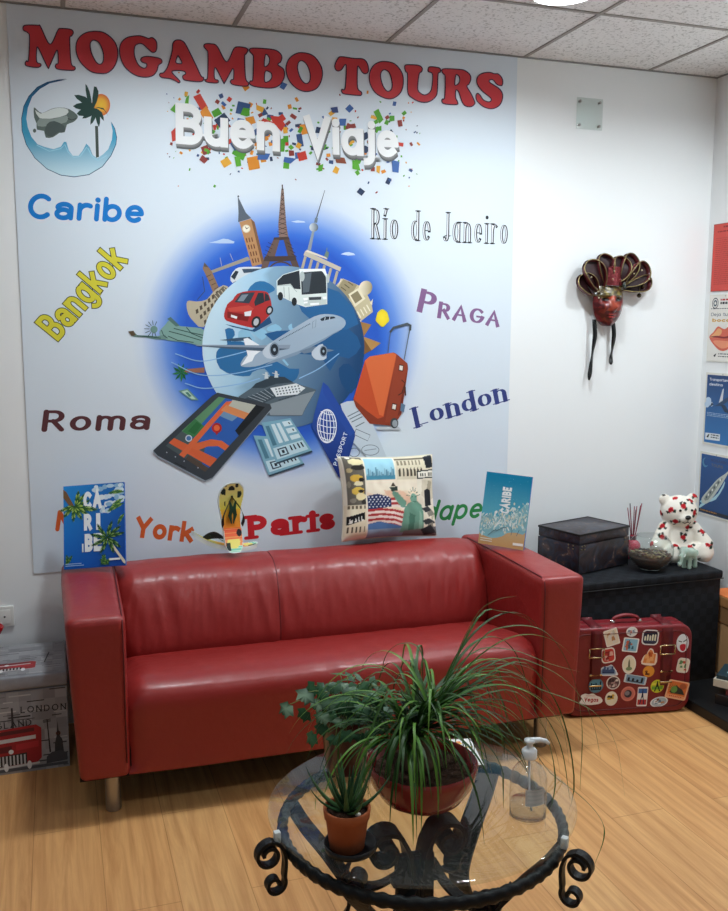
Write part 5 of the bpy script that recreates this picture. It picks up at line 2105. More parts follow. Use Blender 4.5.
def tower(bg, fg, bars):
    def f(a, shp):
        a.poly(shp(.85), bg)
        for c, y0, y1 in bars:
            a.poly([(-.84, y0), (.84, y0), (.84, y1), (-.84, y1)], c)
        a.poly([(-.5, -.8), (-.28, -.8), (-.1, -.1), (.1, -.1), (.28, -.8), (.5, -.8), (.2, 0), (.06, .7), (0, .92), (-.06, .7), (-.2, 0)], fg)
    return f


def statue(a, shp):
    a.poly(shp(.86), '#d9743a')
    a.disc((.45, .45), .32, '#a85a3a')
    a.poly([(-.7, -.3), (-.2, .5), (.1, .3), (.5, .1), (.8, -.4), (-.5, -.45)], '#3a3a30')
    for k in range(6):
        t = math.radians(60 + k * 28)
        a.poly([(-.35 + .2 * math.cos(t - .2), .05 + .2 * math.sin(t - .2)), (-.35 + .62 * math.cos(t), .05 + .62 * math.sin(t)), (-.35 + .2 * math.cos(t + .2), .05 + .2 * math.sin(t + .2))], '#557a3c', keep=True)
    a.up()
    a.disc((-.3, 0), .3, '#6d9a4a', ry=.36)
    a.poly([(-.84, -.84), (.84, -.84), (.84, -.6), (-.84, -.55)], '#e9a070')
    for i in range(7):
        a.poly([(-.6 + i * .18, -.76), (-.5 + i * .18, -.76), (-.5 + i * .18, -.66), (-.6 + i * .18, -.66)], '#b03a28', keep=True)


def masked(a, shp):
    a.disc((0, .35), .78, '#e9eff2', ry=.58)
    a.poly([(-.7, .32), (-.1, .18), (-.1, .08), (-.6, .18)], '#2a3140', keep=True)
    a.poly([(.7, .42), (.1, .18), (.1, .08), (.6, .25)], '#2a3140')
    a.poly([(-.45, -.25), (0, -.1), (.5, -.2), (.45, -.7), (.1, -.92), (-.35, -.7)], '#c22a3a', smooth=2)


def sign(a, shp):
    text(a, 'Vegas', (-.62, -.42), (.62, -.46), (-.62, .28), '#b02a30', w=.2, hx=.8, gap=.1)
    a.poly([(-.5, .5), (.3, .5), (.3, .58), (-.5, .58)], '#c98a8a')


def clockface(a, shp):
    a.poly(shp(.84), '#e9e2c8')
    a.poly([(-.18, -.4), (.18, -.4), (.12, .3), (0, .62), (-.12, .3)], '#6f7256')
    a.disc((0, -.45), .45, '#7d9068', ry=.2)


def globe_map(a, shp):
    a.poly(shp(.78), '#c8766a')
    a.disc((0, 0), .52, '#3f3a42')
    a.disc((-.12, .08), .34, '#8f8a90', ry=.3)


ST = [
    (193, 219, 66, 78, 's', 16, '#efe7dc', blobs(['#e6d9c2', '#d2b88f', '#c9c2b2', '#b8865a', '#dcd8cf'], 1)),
    (286, 193, 54, 46, 'o', 0, '#f1eeea', blobs(['#e6ebee', '#a9b9c6', '#c98a80', '#7f93a4'], 2, 8)),
    (371, 219, 80, 72, 'r', -5, '#e8e6e6', skyline('#272a40', '#e0dfc8', '#3a3f58', 5, 3)),
    (280, 254, 74, 66, 's', -8, '#f3f1ee', blobs(['#8fc2d8', '#4f8fb0', '#c76a50', '#3b6a80', '#d9b08a'], 4)),
    (177, 302, 66, 70, 'r', 8, '#f1e8df', blobs(['#c9443c', '#8f2a2a', '#e0b0a0', '#7a2020'], 5, 10)),
    (273, 344, 66, 88, 'o', 0, '#eeeade', clockface),
    (367, 308, 74, 80, 'temple', 0, '#f3dccb', blobs(['#e08a4a', '#c9602c', '#f0b070', '#b04a28'], 6, 9)),
    (363, 376, 56, 54, 'o', 0, '#e0953c', blobs(['#e59a3a', '#8f4a20', '#c9702c', '#5f3018'], 7, 6)),
    (178, 369, 84, 52, 'dome', -3, '#dfe4ea', skyline('#8fa9c9', '#3f5480', '#2a3a60', 8, 8)),
    (302, 413, 108, 40, 's', -12, '#cfd6dc', skyline('#7f9fb8', '#20242c', '#15181d', 4, 9)),
    (119, 440, 70, 70, 'o', 0, '#5f7f94', skyline('#5f9ab8', '#1f2a3a', '#26384a', 5, 10)),
    (200, 428, 66, 64, 'o', 0, '#e3dcd8', blobs(['#5f4548', '#e6dcd4', '#3a2a2e', '#a98a88'], 11, 10)),
    (403, 444, 64, 62, 'o', 0, '#d9d23a', tower('#b9c832', '#20281a', [('#6fa83a', -.5, .0), ('#ded84a', .2, .55)])),
    (493, 460, 104, 88, 's', -14, '#f0b890', statue),
    (98, 502, 108, 56, 'cloud', -4, '#f1ece8', sign),
    (191, 501, 60, 68, 'o', 0, '#efe9d8', blobs(['#efe8cf', '#d0a83c', '#3a3a34', '#e0c860'], 13, 7)),
    (268, 479, 70, 70, 'o', 0, '#d98476', globe_map),
    (334, 492, 50, 92, 's', -3, '#e9e4e2', tower('#e9e6e4', '#1f2a48', [('#3f68a8', .35, .84), ('#b83a3a', -.84, -.3)])),
    (411, 516, 86, 48, 'o', 8, '#e3e6ea', blobs(['#a9bcc9', '#7d5a40', '#b98a60', '#e3e9ee', '#5f7a90'], 14, 9)),
    (520, 245, 60, 86, 'o', 2, '#dfe6ea', masked),
    (522, 348, 60, 70, 'r', -10, '#efe9dc', blobs(['#e9e0c8', '#c9503c', '#5f8f5a', '#d9a03c'], 15, 8)),
]
for t in ST:
    sticker(*t)

# books and boxes beside the chest
BK = thing('book', 'dark teal paperback on top of the book stack by suitcase', 'book')


def book(o, L, Wd, T, cover, label_txt=False):
    """spine along local x at y = 0, cover up"""
    c = mat('cover_' + cover[1:], cover, rough=.4)
    g = MB()
    g.box((0, 0, 0), (L, Wd, .0022), bev=.0006, seg=1)
    g.box((0, 0, T - .0022), (L, Wd, T), bev=.0006, seg=1)
    g.box((0, -.001, 0), (L, .0022, T), bev=.0006, seg=1)
    g.build('cover', c, o, smooth=False)
    MB().box((.003, .002, .0022), (L - .003, Wd - .004, T - .0022)).build('pages', mat('page_edges', '#cbb894', rough=.9, bump=.4, bscale=400), o, smooth=False)
    return o


def place_book(o, x, y, z, rz):
    o.location = (x, y, z)
    o.rotation_euler = (0, 0, math.radians(rz))


z = PZ + .001
specs = [('book', 'thick dark-covered book at the bottom of the stack by suitcase', .24, .17, .040, '#1d1a1a', 2.545, -.70, -62),
         ('book', 'red-brown book second from the bottom of the stack', .20, .14, .026, '#6a2a2c', 2.575, -.725, -66),
         ('book', 'cream book with pale page edges just under the teal paperback', .21, .15, .030, '#c9c2b0', 2.545, -.685, -58)]
for nm, lb, L, Wd, T, cv, x, y, rz in specs:
    o = thing(nm, lb, 'book', group='books stacked on the black platform')
    book(o, L, Wd, T, cv)
    place_book(o, x, y, z, rz)
    z += T + .0008
BK['group'] = 'books stacked on the black platform'
book(BK, .20, .145, .016, '#14343f')
place_book(BK, 2.555, -.69, z, -52)
a = Art(lambda p: p, 0)
g = MB()
for i in range(3):
    for k in range(7 - i):
        g.box((.03 + k * .02, .04 + i * .03, .0162), (.043 + k * .02, .058 + i * .03, .0166))
g.build('cover_lettering', mat('pale_print', '#b9d9dc', rough=.5), BK, smooth=False)


def carton(label, lo, hi, col, top=None):
    o = thing('cardboard_box', label, 'box', lo, 0, 'boxes stacked beside the chest')
    w, d, h = (hi[i] - lo[i] for i in range(3))
    MB().box((0, 0, 0), (w, d, h), bev=.003, seg=1).build('carton', mat('card_' + col[1:], col, rough=.85, var=.12, vscale=6), o, smooth=False)
    MB().box((-.0006, d / 2 - .02, -.0004 + .002), (w + .0006, d / 2 + .02, h + .0006)).build('packing_tape', mat('tape', '#b59a70', rough=.3), o, smooth=False)
    if top:
        MB().box((.004, .004, h + .0008), (w - .004, d - .004, h + .004)).build('label_sheet', mat('sheet_' + top[1:], top, rough=.6), o, smooth=False)
    return o


carton('tan cardboard box standing on the platform right of chest', (2.775, -.70, PZ + .001), (2.945, -.33, PZ + .225), '#b98f62')
carton('flat brown box with orange sheet on top, above tan box', (2.77, -.72, PZ + .228), (2.945, -.34, PZ + .30), '#8f6a45')
carton('thin brown box with orange paper on top of the box stack', (2.765, -.71, PZ + .302), (2.945, -.35, PZ + .345), '#a87848', '#e07a3c')

# ================================================================== LEFT SIDE
lt = thing('storage_box', 'grey storage box printed with London bus left of sofa', 'storage trunk', (-.36, -.362, 0))
LW, LD, LH = .475, .335, .345
pw = mat('printed_card', '#fff', rough=.6, attr=True)


def grey_print(a, w, h, seed, front=True):
    r_ = random.Random(seed)
    for i in range(12):
        for j in range(8):
            g_ = r_.uniform(.27, .42)
            c = (g_ * .95, g_ * .95, g_)
            a.poly([(w * i / 12, h * j / 8), (w * (i + 1) / 12, h * j / 8), (w * (i + 1) / 12, h * (j + 1) / 8), (w * i / 12, h * (j + 1) / 8)], c, keep=True)
    a.up()
    for i in range(70):
        x, z_ = r_.random() * w, r_.random() * h
        l_ = min(.02 + r_.random() * .09, w - x - .004)
        t_ = .0015 + r_.random() * .003
        z_ = min(z_, h - .006)
        if l_ > .01:
            g_ = r_.choice([.03, .06, .12, .5, .6])
            a.poly([(x, z_), (x + l_, z_ + r_.uniform(-.001, .001)), (x + l_, z_ + t_), (x, z_ + t_)], (g_, g_, g_), keep=True)
            if i % 6 == 0:
                a.up()
    a.up()


def bus(a, x0, z0, s, hgt=1.0):
    def q(pts, c):
        a.poly([(x0 + x * s, z0 + y * s * hgt) for x, y in pts], c)
    q([(-1.5, 0), (-.1, .05), (0, .15), (.02, .95), (-.1, 1.05), (-1.5, .98)], '#a8282c')
    q([(-1.5, .62), (-.12, .68), (-.12, .78), (-1.5, .72)], '#d9d6d4')
    q([(-1.5, .82), (-.15, .88), (-.15, .98), (-1.5, .93)], '#5f2426')
    q([(-1.5, .36), (-.7, .40), (-.7, .56), (-1.5, .52)], '#6b2024')
    q([(-.6, .42), (-.06, .46), (-.06, .62), (-.6, .58)], '#c23238')
    q([(-1.05, .02), (-.35, .05), (-.35, .34), (-1.05, .30)], '#2a2a2c')
    for k in range(8):
        q([(-1.02 + k * .085, .04), (-.98 + k * .085, .04), (-.98 + k * .085, .30), (-1.02 + k * .085, .30)], '#c9c9c9')
    q([(-1.4, -.06), (-.05, .0), (-.05, .05), (-1.4, 0)], '#d2d2d2')
    for x in (-.85, -.30):
        a.disc((x0 + x * s, z0 + .0 * s), .055 * s, '#ececec', ry=.11 * s)
    a.disc((x0 - .72 * s, z0 + .40 * s), .06 * s, '#f2f2f2')


MB().box((.004, .004, 0), (LW - .004, LD, LH - .052), bev=.004, seg=1).build('body', mat('trunk_grey', '#8b8d92', rough=.7), lt, smooth=False)
lid = MB().box((0, 0, LH - .050), (LW, LD, LH), bev=.008, seg=3).build('lid', mat('lid_grey', '#9a9ca2', rough=.55, var=.25, vscale=30), lt, angle=40)
a = Art(lambda p: (p[0] + .004, p[1] + .0), -.0034)
grey_print(a, LW - .008, LH - .054, 3)
text(a, 'LONDON', (.315, .213), (.462, .207), (.315, .236), '#1d1d20', w=.13, hx=.9, gap=.28, serif=.12, thin=.05)
text(a, 'ENGLAND', (.19, .163), (.348, .166), (.19, .186), '#1d1d20', w=.12, hx=.9, gap=.25, serif=.12, thin=.05)
a.poly([(.283, .10), (.293, .10), (.291, .235), (.285, .235)], '#3a3a3e')
a.poly([(.402, .06), (.407, .06), (.400, .18), (.397, .18)], '#1d1d20')
for i in range(3):
    a.line([(.398 - .012, .17 + i * .004), (.398 + .012, .172 + i * .004)], .002, '#1d1d20', keep=True)
a.up()
a.poly([(.418, .04), (.450, .045), (.446, .10), (.436, .12), (.432, .17), (.428, .12), (.421, .09)], '#3a3c40')
a.disc((.433, .125), .008, '#7a4a3a')
text(a, '8', (.427, .117), (.439, .117), (.427, .134), '#161618', w=.2)
a.poly([(.39, .02), (.46, .025), (.46, .05), (.44, .062), (.41, .06), (.392, .045)], '#4a4c52')
for s in ((.02, .006, .46, .02),):
    a.poly([(s[0], s[1]), (s[2], s[1] + .004), (s[2], s[3]), (s[0], s[3])], '#55575c')
bus(a, .376, .025, .135)
a.build('front_print', pw, lt)
a = Art(lambda p: p)
grey_print(a, LW - .02, LD - .02, 5)
bus(a, .36, .05, .13, .55)
a.line([(.39, .10), (.405, .2)], .004, '#1d1d20')
o = a.build('top_print', pw, lid)
o.rotation_euler = (-PI / 2, 0, 0)
o.location = (.01, .01, LH + .0006)

rc = thing('ornament', 'small red tapered ornament at photo\'s left edge on grey trunk', 'ornament', (-.148, -.16, LH + .004))
MB().lathe([(0, 0), (.026, 0), (.028, .003), (.010, .008), (.006, .02), (.006, .05), (0, .05)], 24).build('stand', mat('smoky_stem', '#6a5560', rough=.3, coat=.4), rc)
mx_ = Matrix.Translation((0, 0, .045)) @ Matrix.Rotation(math.radians(18), 4, 'Y')
MB().lathe([(0, 0), (.010, .002), (.022, .03), (.032, .062), (.034, .08), (.031, .082), (.028, .07), (.018, .03), (0, .012)], 28, mx_).build('cup', mat('red_gloss', '#b3161c', rough=.25, coat=.5), rc)
MB().lathe([(0, .064), (.027, .066)], 24, mx_).build('dark_opening', mat('dark_inside', '#120608', rough=.8), rc)

so = thing('wall_socket', 'white double wall socket above the grey trunk', 'socket', (-.152, -.0005, .412))
MB().box((0, -.012, 0), (.088, 0, .078), bev=.004, seg=2).build('frame', mat('socket_white', '#e9e8e2', rough=.35), so, angle=40)
MB().box((.012, -.0145, .012), (.076, -.010, .066), bev=.003, seg=2).build('insert', mat('socket_white2', '#f2f0ea', rough=.3), so, angle=40)
for x in (.032, .056):
    MB().lathe([(0, 0), (.0035, 0), (.0035, .001), (0, .001)], 12, Matrix.Translation((x, -.0146, .039)) @ Matrix.Rotation(PI / 2, 4, 'X')).build('hole', M('black_plastic'), so)


# ================================================================== ON THE WALLS
# acrylic plate screwed to the wall
apl = thing('acrylic_plate', 'small clear acrylic plate with four screws high on wall', 'plate', (2.309, -.0005, 2.413))
MB().box((-.063, -.010, -.064), (.063, -.006, .064), bev=.001, seg=1).build('panel', clear_mat('acrylic', '#f6f9f8', 1.5, .02, haze=.03), apl, smooth=False)
for x in (-.048, .048):
    for z_ in (-.048, .048):
        MB().lathe([(0, 0), (.0045, 0), (.0045, .010), (.006, .0105), (.006, .013), (0, .0135)], 14, Matrix.Translation((x, 0, z_)) @ Matrix.Rotation(PI / 2, 4, 'X')).build('screw', M('brushed_steel'), apl)

# posters on the right wall
mat('poster_frame', '#dcdad0', rough=.3)


def poster(name, label, cat, y, z_, w, h, paint, border=.006, col='#dcdad0', group=None):
    o = thing(name, label, cat, (XR - .0005, y, z_), -PI / 2, group)
    m = mat('mount_' + col[1:], col, rough=.35)
    MB().box((0, -.004, 0), (w, 0, h)).build('backing', m, o, smooth=False)
    a = Art(lambda p: (border + p[0] * (w - 2 * border), border + p[1] * (h - 2 * border)), .0042)
    paint(a)
    a.build('print', print_gloss, o)
    for x in (w * .5, ):
        MB().lathe([(0, 0), (.003, 0), (.003, .006), (0, .007)], 10, Matrix.Translation((x, 0, h - .006)) @ Matrix.Rotation(PI / 2, 4, 'X')).build('pin', M('brushed_steel'), o)
    return o


def rows(a, x0, x1, y0, y1, n, col, fill=.45, seed=1):
    r_ = random.Random(seed)
    for i in range(n):
        y = y1 - (y1 - y0) * (i + .5) / n
        t = (y1 - y0) / n * fill
        x = x0
        while x < x1 - .01:
            w = r_.uniform(.03, .11)
            a.poly([(x, y), (min(x1, x + w), y), (min(x1, x + w), y + t), (x, y + t)], col, keep=True)
            x += w + .018
    a.up()


def p_red(a):
    a.poly([(0, 0), (1, 0), (1, 1), (0, 1)], '#d2483e')
    rows(a, .30, .95, .92, .97, 1, '#7d1f1c', .5)
    rows(a, .12, .9, .86, .90, 1, '#8a2521', .5)
    rows(a, .08, .94, .08, .80, 24, '#b23a33', .35, 4)


def p_lips(a):
    a.poly([(0, 0), (1, 0), (1, 1), (0, 1)], '#e4e1da')
    for k, c in ((1, '#3a3f48'), (.82, '#e4e1da'), (.6, '#56606c'), (.3, '#e4e1da')):
        a.disc((.17, .89), .105 * k, c, ry=.085 * k)
    rows(a, .34, .95, .91, .945, 1, '#b02a2c', .8)
    rows(a, .34, .95, .85, .895, 1, '#2a2c34', .8, 3)
    rows(a, .04, .8, .79, .81, 1, '#55585e', .6)
    text(a, 'Deja tu', (.05, .69), (.6, .69), (.05, .745), '#5f6a74', w=.14)
    text(a, 'boca', (.10, .60), (.7, .60), (.10, .655), '#c99a3a', w=.24)
    a.poly([(.03, .36), (.16, .44), (.30, .53), (.45, .50), (.55, .49), (.68, .53), (.85, .46), (1, .37), (.82, .24), (.6, .16), (.4, .16), (.2, .24)], '#d0604a', smooth=4)
    a.poly([(.06, .36), (.2, .43), (.32, .50), (.44, .47), (.4, .40), (.2, .36)], '#e2a06a', smooth=3)
    a.poly([(.16, .30), (.4, .20), (.6, .20), (.8, .28), (.5, .31)], '#e58f6a', smooth=3)
    a.poly([(.05, .365), (.3, .385), (.5, .37), (.7, .385), (.97, .368), (.7, .355), (.5, .345), (.3, .355)], '#7d2426', smooth=3)
    a.poly([(.2, .07), (.26, .05), (.30, .11), (.26, .10)], '#2a2c30')
    rows(a, .36, .9, .085, .11, 1, '#55585e', .6)
    rows(a, .36, .8, .045, .07, 1, '#55585e', .6, 7)


def p_plane(a):
    for j in range(6):
        a.poly([(0, j / 6), (1, j / 6), (1, (j + 1) / 6), (0, (j + 1) / 6)], lambda p: mixc('#2f74b4', '#163a6e', p[1]), keep=True)
    a.up()
    text(a, 'Transportamos tu', (.08, .915), (.92, .915), (.08, .955), '#dfe6ee', w=.15)
    text(a, 'mercancia' if False else 'destino', (.08, .845), (.52, .845), (.08, .885), '#dfe6ee', w=.15)
    for x, y, s in ((.06, .62, .10), (.02, .56, .09), (.16, .57, .07), (.9, .58, .11), (.78, .55, .08), (.85, .30, .07), (.92, .26, .06)):
        a.disc((x + .02, y), s * .9, '#b7cde2', ry=s * .5)
    a.poly([(.18, .54), (.34, .56), (.58, .66), (.70, .70), (.86, .70), (.72, .645), (.5, .56)], '#26405f')
    a.poly([(.42, .60), (.52, .80), (.56, .82), (.54, .64)], '#c3ccd6')
    a.poly([(.48, .58), (.62, .48), (.78, .47), (.62, .58)], '#1c3350')
    a.poly([(.12, .52), (.2, .60), (.26, .57)], '#1c3350')
    rows(a, .06, .9, .385, .45, 3, '#a9c6e2', .35)
    a.poly([(.04, .04), (.52, .05), (.52, .15), (.04, .14)], '#dfe5e8')
    a.poly([(.08, .08), (.14, .07), (.18, .13), (.13, .12)], '#22262c')
    rows(a, .22, .48, .06, .13, 2, '#3a4048', .5)
    for k in range(4):
        a.poly([(.8 + .04 * k, .20 - .01 * k), (.9 + .02 * k, .24), (.86, .27), (.78, .25)], '#cfd8e0', keep=True)
    a.up()


def p_ship(a):
    for j in range(6):
        a.poly([(0, j / 6), (1, j / 6), (1, (j + 1) / 6), (0, (j + 1) / 6)], lambda p: mixc('#1d4478', '#1f4f8c', p[1]), keep=True)
    a.up()
    a.disc((.14, .86), .10, '#4f8ab0', ry=.08)
    a.disc((.17, .875), .085, '#1f4d86', ry=.065)
    text(a, 'MOGAMBO', (.32, .895), (.86, .895), (.32, .945), '#2f3f6a', w=.2)
    text(a, 'TOURS', (.34, .815), (.72, .815), (.34, .865), '#55606e', w=.2)
    a.poly([(.02, .06), (.30, .20), (.55, .28), (.78, .52), (.80, .62), (.62, .40), (.30, .22), (.06, .14)], '#a9d0dc', smooth=2)
    a.poly([(.02, .18), (.10, .15), (.24, .22), (.10, .22)], '#8fc0d2')
    a.poly([(.08, .22), (.12, .16), (.30, .19), (.52, .36), (.74, .58), (.92, .80), (.80, .74), (.56, .62), (.30, .42), (.12, .28)], '#bfc6be', smooth=3)
    a.poly([(.16, .24), (.30, .24), (.62, .54), (.74, .66), (.58, .60), (.30, .38)], '#8b938c', smooth=2)
    for i in range(8):
        t = i / 7
        a.disc((.24 + .42 * t, .28 + .34 * t), .022, '#e6e9e4' if i % 2 else '#4a5560', keep=True)
    a.up()
    a.poly([(.02, .015), (.98, .015), (.98, .07), (.02, .07)], '#2a2f38')
    rows(a, .06, .6, .025, .055, 1, '#a3713a', .6)


poster('wall_notice', 'red notice sheet topmost on the right wall', 'notice', -.038, 1.680, .21, .297, p_red, .003, '#9a3a34')
poster('wall_poster', 'white poster with orange lips below the red notice', 'poster', -.036, 1.366, .21, .299, p_lips, .006, group='travel posters on the right wall')
poster('wall_poster', 'blue poster with an aeroplane between lips and ship posters', 'poster', -.040, .986, .225, .330, p_plane, .010, group='travel posters on the right wall')
poster('wall_poster', 'blue poster with a white cruise ship above teddy bear', 'poster', -.030, .655, .225, .295, p_ship, .010, group='travel posters on the right wall')

# ------------------------------------------------------------------ carnival mask
mk = thing('carnival_mask', 'dark red jester mask with ribbon loops and black ties on wall', 'mask', (2.398, -.012, 1.605), math.radians(2))
mk.scale = (.98, 1, .95)
mk.location = (2.418, -.012, 1.612)
mcol = mat('mask_face', '#fff', rough=.28, attr=True, coat=.5, bump=.25, bscale=120, bdist=.002)


def face(u, v):
    """u across -1..1, v from chin 0 to brow 1"""
    x = (u - .5) * 2
    z_ = v
    hw = .080 * (math.sqrt(max(.02, 1 - ((.62 - v) / .64) ** 2)) if v < .62 else 1 - .16 * ((v - .62) / .38) ** 2)
    X = x * hw
    Z = -.092 + .180 * z_
    d = math.sqrt(max(0, 1 - (x * .93) ** 2)) * math.sin(PI * (.16 + .62 * z_)) ** .6
    Y = -.062 * d
    nose = math.exp(-(x / .17) ** 2) * math.exp(-((z_ - .46) / .10) ** 2) * .030 + math.exp(-(x / .12) ** 2) * math.exp(-((z_ - .60) / .12) ** 2) * .014
    Y -= nose
    for s in (-1, 1):
        Y += .016 * math.exp(-((x - s * .42) / .20) ** 2) * math.exp(-((z_ - .66) / .065) ** 2)
        Y -= .008 * math.exp(-((x - s * .5) / .22) ** 2) * math.exp(-((z_ - .47) / .10) ** 2)
        Y -= .007 * math.exp(-((x - s * .42) / .25) ** 2) * math.exp(-((z_ - .775) / .04) ** 2)
    Y -= .009 * math.exp(-(x / .28) ** 2) * math.exp(-((z_ - .285) / .025) ** 2) + .008 * math.exp(-(x / .24) ** 2) * math.exp(-((z_ - .22) / .028) ** 2)
    Y += .004 * math.exp(-(x / .35) ** 2) * math.exp(-((z_ - .252) / .010) ** 2)
    Y -= .008 * math.exp(-(x / .3) ** 2) * math.exp(-((z_ - .09) / .07) ** 2)
    return (X, Y, Z)


def face_col(u, v):
    x = (u - .5) * 2
    for s in (-1, 1):
        if ((x - s * .42) / .20) ** 2 + ((v - .66) / .045) ** 2 < 1:
            return '#0a0606'
    if abs(v - .285) < .022 and abs(x) < .3 or abs(v - .22) < .025 and abs(x) < .24:
        return '#8a1f1c'
    n1 = noise.noise(Vector((x * 4, v * 9, 1)))
    if v > .72 + .04 * math.cos(x * 6):
        return '#4a3f24' if n1 > -.1 else '#7a6a34'
    if v > .38 and abs(x) < .55 and n1 > -.15:
        return mixc('#a8442a', '#6a1f18', abs(x) * 1.6)
    return '#430d11' if n1 > 0 else '#641a1a'


MB().grid(face, 60, 70, face_col).build('face', mcol, mk, fix=False)
rb = mat('mask_ribbon', '#5a1a20', rough=.35, coat=.4)
gold = mat('old_gold', '#857650', rough=.4, metal=.8)
mU = 1 / 1276.0
# ribbon loops: foot on the brow, tip, width of the loop, lean
LOOPS = [((235, 330), (118, 225), 52, .0), ((255, 315), (160, 135), 62, .1), ((290, 270), (270, 92), 52, .0), ((345, 262), (385, 105), 60, .1), ((385, 275), (470, 88), 56, .0), ((410, 275), (562, 150), 58, .1), ((405, 290), (602, 240), 46, .0)]
for k, (ft, tp_, wd, ln) in enumerate(LOOPS):
    f_ = Vector(((ft[0] - 315) * mU, 0, -(ft[1] - 390) * mU))
    t_ = Vector(((tp_[0] - 315) * mU, 0, -(tp_[1] - 390) * mU))
    dr = t_ - f_
    L_ = dr.length
    dr.normalize()
    sd = Vector((dr.z, 0, -dr.x))
    w = wd * mU
    loop2 = [(0.0, -.18), (.3, -.75), (.62, -1.0), (.88, -.80), (1.0, 0), (.88, .80), (.62, 1.0), (.3, .75), (0, .18)]
    pts = catmull([f_ + dr * (a_ * L_) + sd * (b_ * w) + Vector((0, -.030 - .022 * math.sin(PI * a_) - (.012 if k % 2 else 0), 0)) for a_, b_ in loop2], 5)
    n_ = len(pts)
    g = MB()
    vs = []
    for i, p in enumerate(pts):
        tt = i / (n_ - 1)
        d_ = .026
        q = p + Vector((0, d_, 0)) + dr * (-.10 * L_ * math.sin(PI * tt))
        q.y = min(q.y, .008)
        vs += [p, q]
    g.add(vs, [(2 * i, 2 * i + 1, 2 * i + 3, 2 * i + 2) for i in range(n_ - 1)])
    o = g.build('ribbon_loop', rb, mk)
    o.modifiers.new('t', 'SOLIDIFY').thickness = .0015
    MB().tube(pts, .0024, 6).build('gold_braid', gold, o)
    # the loop's back panel
    g = MB()
    bp = [p + Vector((0, .020, 0)) for p in pts]
    for p in bp:
        p.y = min(p.y, .006)
    ctr = sum(bp, Vector()) / n_
    g.add([ctr] + bp, [(0, i, i + 1) for i in range(1, n_)])
    g.build('loop_lining', mat('mask_lining', '#2c0b11', rough=.5, var=.4, vscale=60), o)
for k, (x, z_) in enumerate(((205, 313), (212, 348), (307, 195), (300, 240), (440, 205), (492, 185), (445, 172), (542, 235), (158, 232), (380, 272))):
    MB().ball(((x - 315) * mU, -.068, -(z_ - 390) * mU), .0045, 8).build('bead', mat('pearl', '#c9bfa0', rough=.2, metal=.6), mk)
MB().ball(((380 - 315) * mU, -.066, .092), (.010, .006, .016), 10).build('brow_gem', mat('dark_gem', '#23302c', rough=.1, coat=1), mk)
MB().grid(lambda u, v: ((-.030 + .075 * u) * (1 - .2 * v), -.052 - .012 * math.sin(PI * u) * (1 - v * .5), .09 + .085 * v), 14, 10).build('centre_panel', mat('mask_foil', '#7d3438', rough=.25, metal=.7, bump=.8, bscale=90, bdist=.004), mk)
for x, z_, l_ in ((540, 275, .02), (518, 328, .05)):
    X, Z = (x - 315) * mU, -(z_ - 390) * mU
    b_ = MB().ball((X, -.030, Z), .0105, 10).build('bell', mat('bell_metal', '#5a5040', rough=.25, metal=1), mk)
    MB().tube([(X, -.030, Z), (X + .002, -.032, Z + l_)], .0012, 5).build('bell_cord', gold, b_)
for xs, n_ in (([(238, 470), (240, 560), (238, 650), (234, 730), (215, 825)], 0), ([(366, 480), (368, 560), (370, 640), (368, 690), (360, 735)], 1)):
    pts = catmull([((x - 315) * mU, -.010 - .008 * math.sin(i * 1.7), -(z_ - 390) * mU) for i, (x, z_) in enumerate(xs)], 8)
    g = MB()
    g.ribbon(pts, [.019] * (len(pts) - 3) + [.017, .013, .007], [Vector((math.cos(.5 * math.sin(i * .25)), -math.sin(.5 * math.sin(i * .25)), 0)) for i in range(len(pts))])
    o = g.build('tie_ribbon', mat('black_satin', '#0d0e10', rough=.3), mk)
    o.modifiers.new('t', 'SOLIDIFY').thickness = .0008

# ================================================================== COFFEE TABLE
TX, TY, TZ = .872, -1.728, .455
RX, RY = .352, .322
tbl = thing('coffee_table', 'round glass coffee table on black wrought iron base', 'coffee table', (TX, TY, 0))
tglass = clear_mat('table_glass', '#f7fbf9', 1.5, .0, haze=.015)
MB().lathe([(0, TZ - .010), (.985, TZ - .010), (.998, TZ - .0085), (1.0, TZ - .005), (.998, TZ - .0015), (.985, TZ), (0, TZ)], 120, sx=RX, sy=RY).build('glass_top', tglass, tbl, angle=30, fix=True)
iron = mat('wrought_iron', '#1b1c1e', rough=.48, metal=.55, bump=.6, bscale=90, bdist=.003)
# twisted rim ring under the glass
g = MB()
n1, n2 = 300, 12
QX, QY, QZ = .318, .310, TZ - .050
vs, fs = [], []
for i in range(n1):
    a_ = 2 * PI * i / n1
    for k in range(n2):
        b_ = 2 * PI * k / n2
        r_ = .0115 * (1 + .13 * math.cos(2 * b_ + a_ * 62))
        vs.append(((QX + r_ * math.cos(b_)) * math.cos(a_), (QY + r_ * math.cos(b_)) * math.sin(a_), QZ + 1.25 * r_ * math.sin(b_)))
for i in range(n1):
    for k in range(n2):
        i2, k2 = (i + 1) % n1, (k + 1) % n2
        fs.append((i * n2 + k, i2 * n2 + k, i2 * n2 + k2, i * n2 + k2))
g.add(vs, fs)
g.build('rim_ring', iron, tbl)


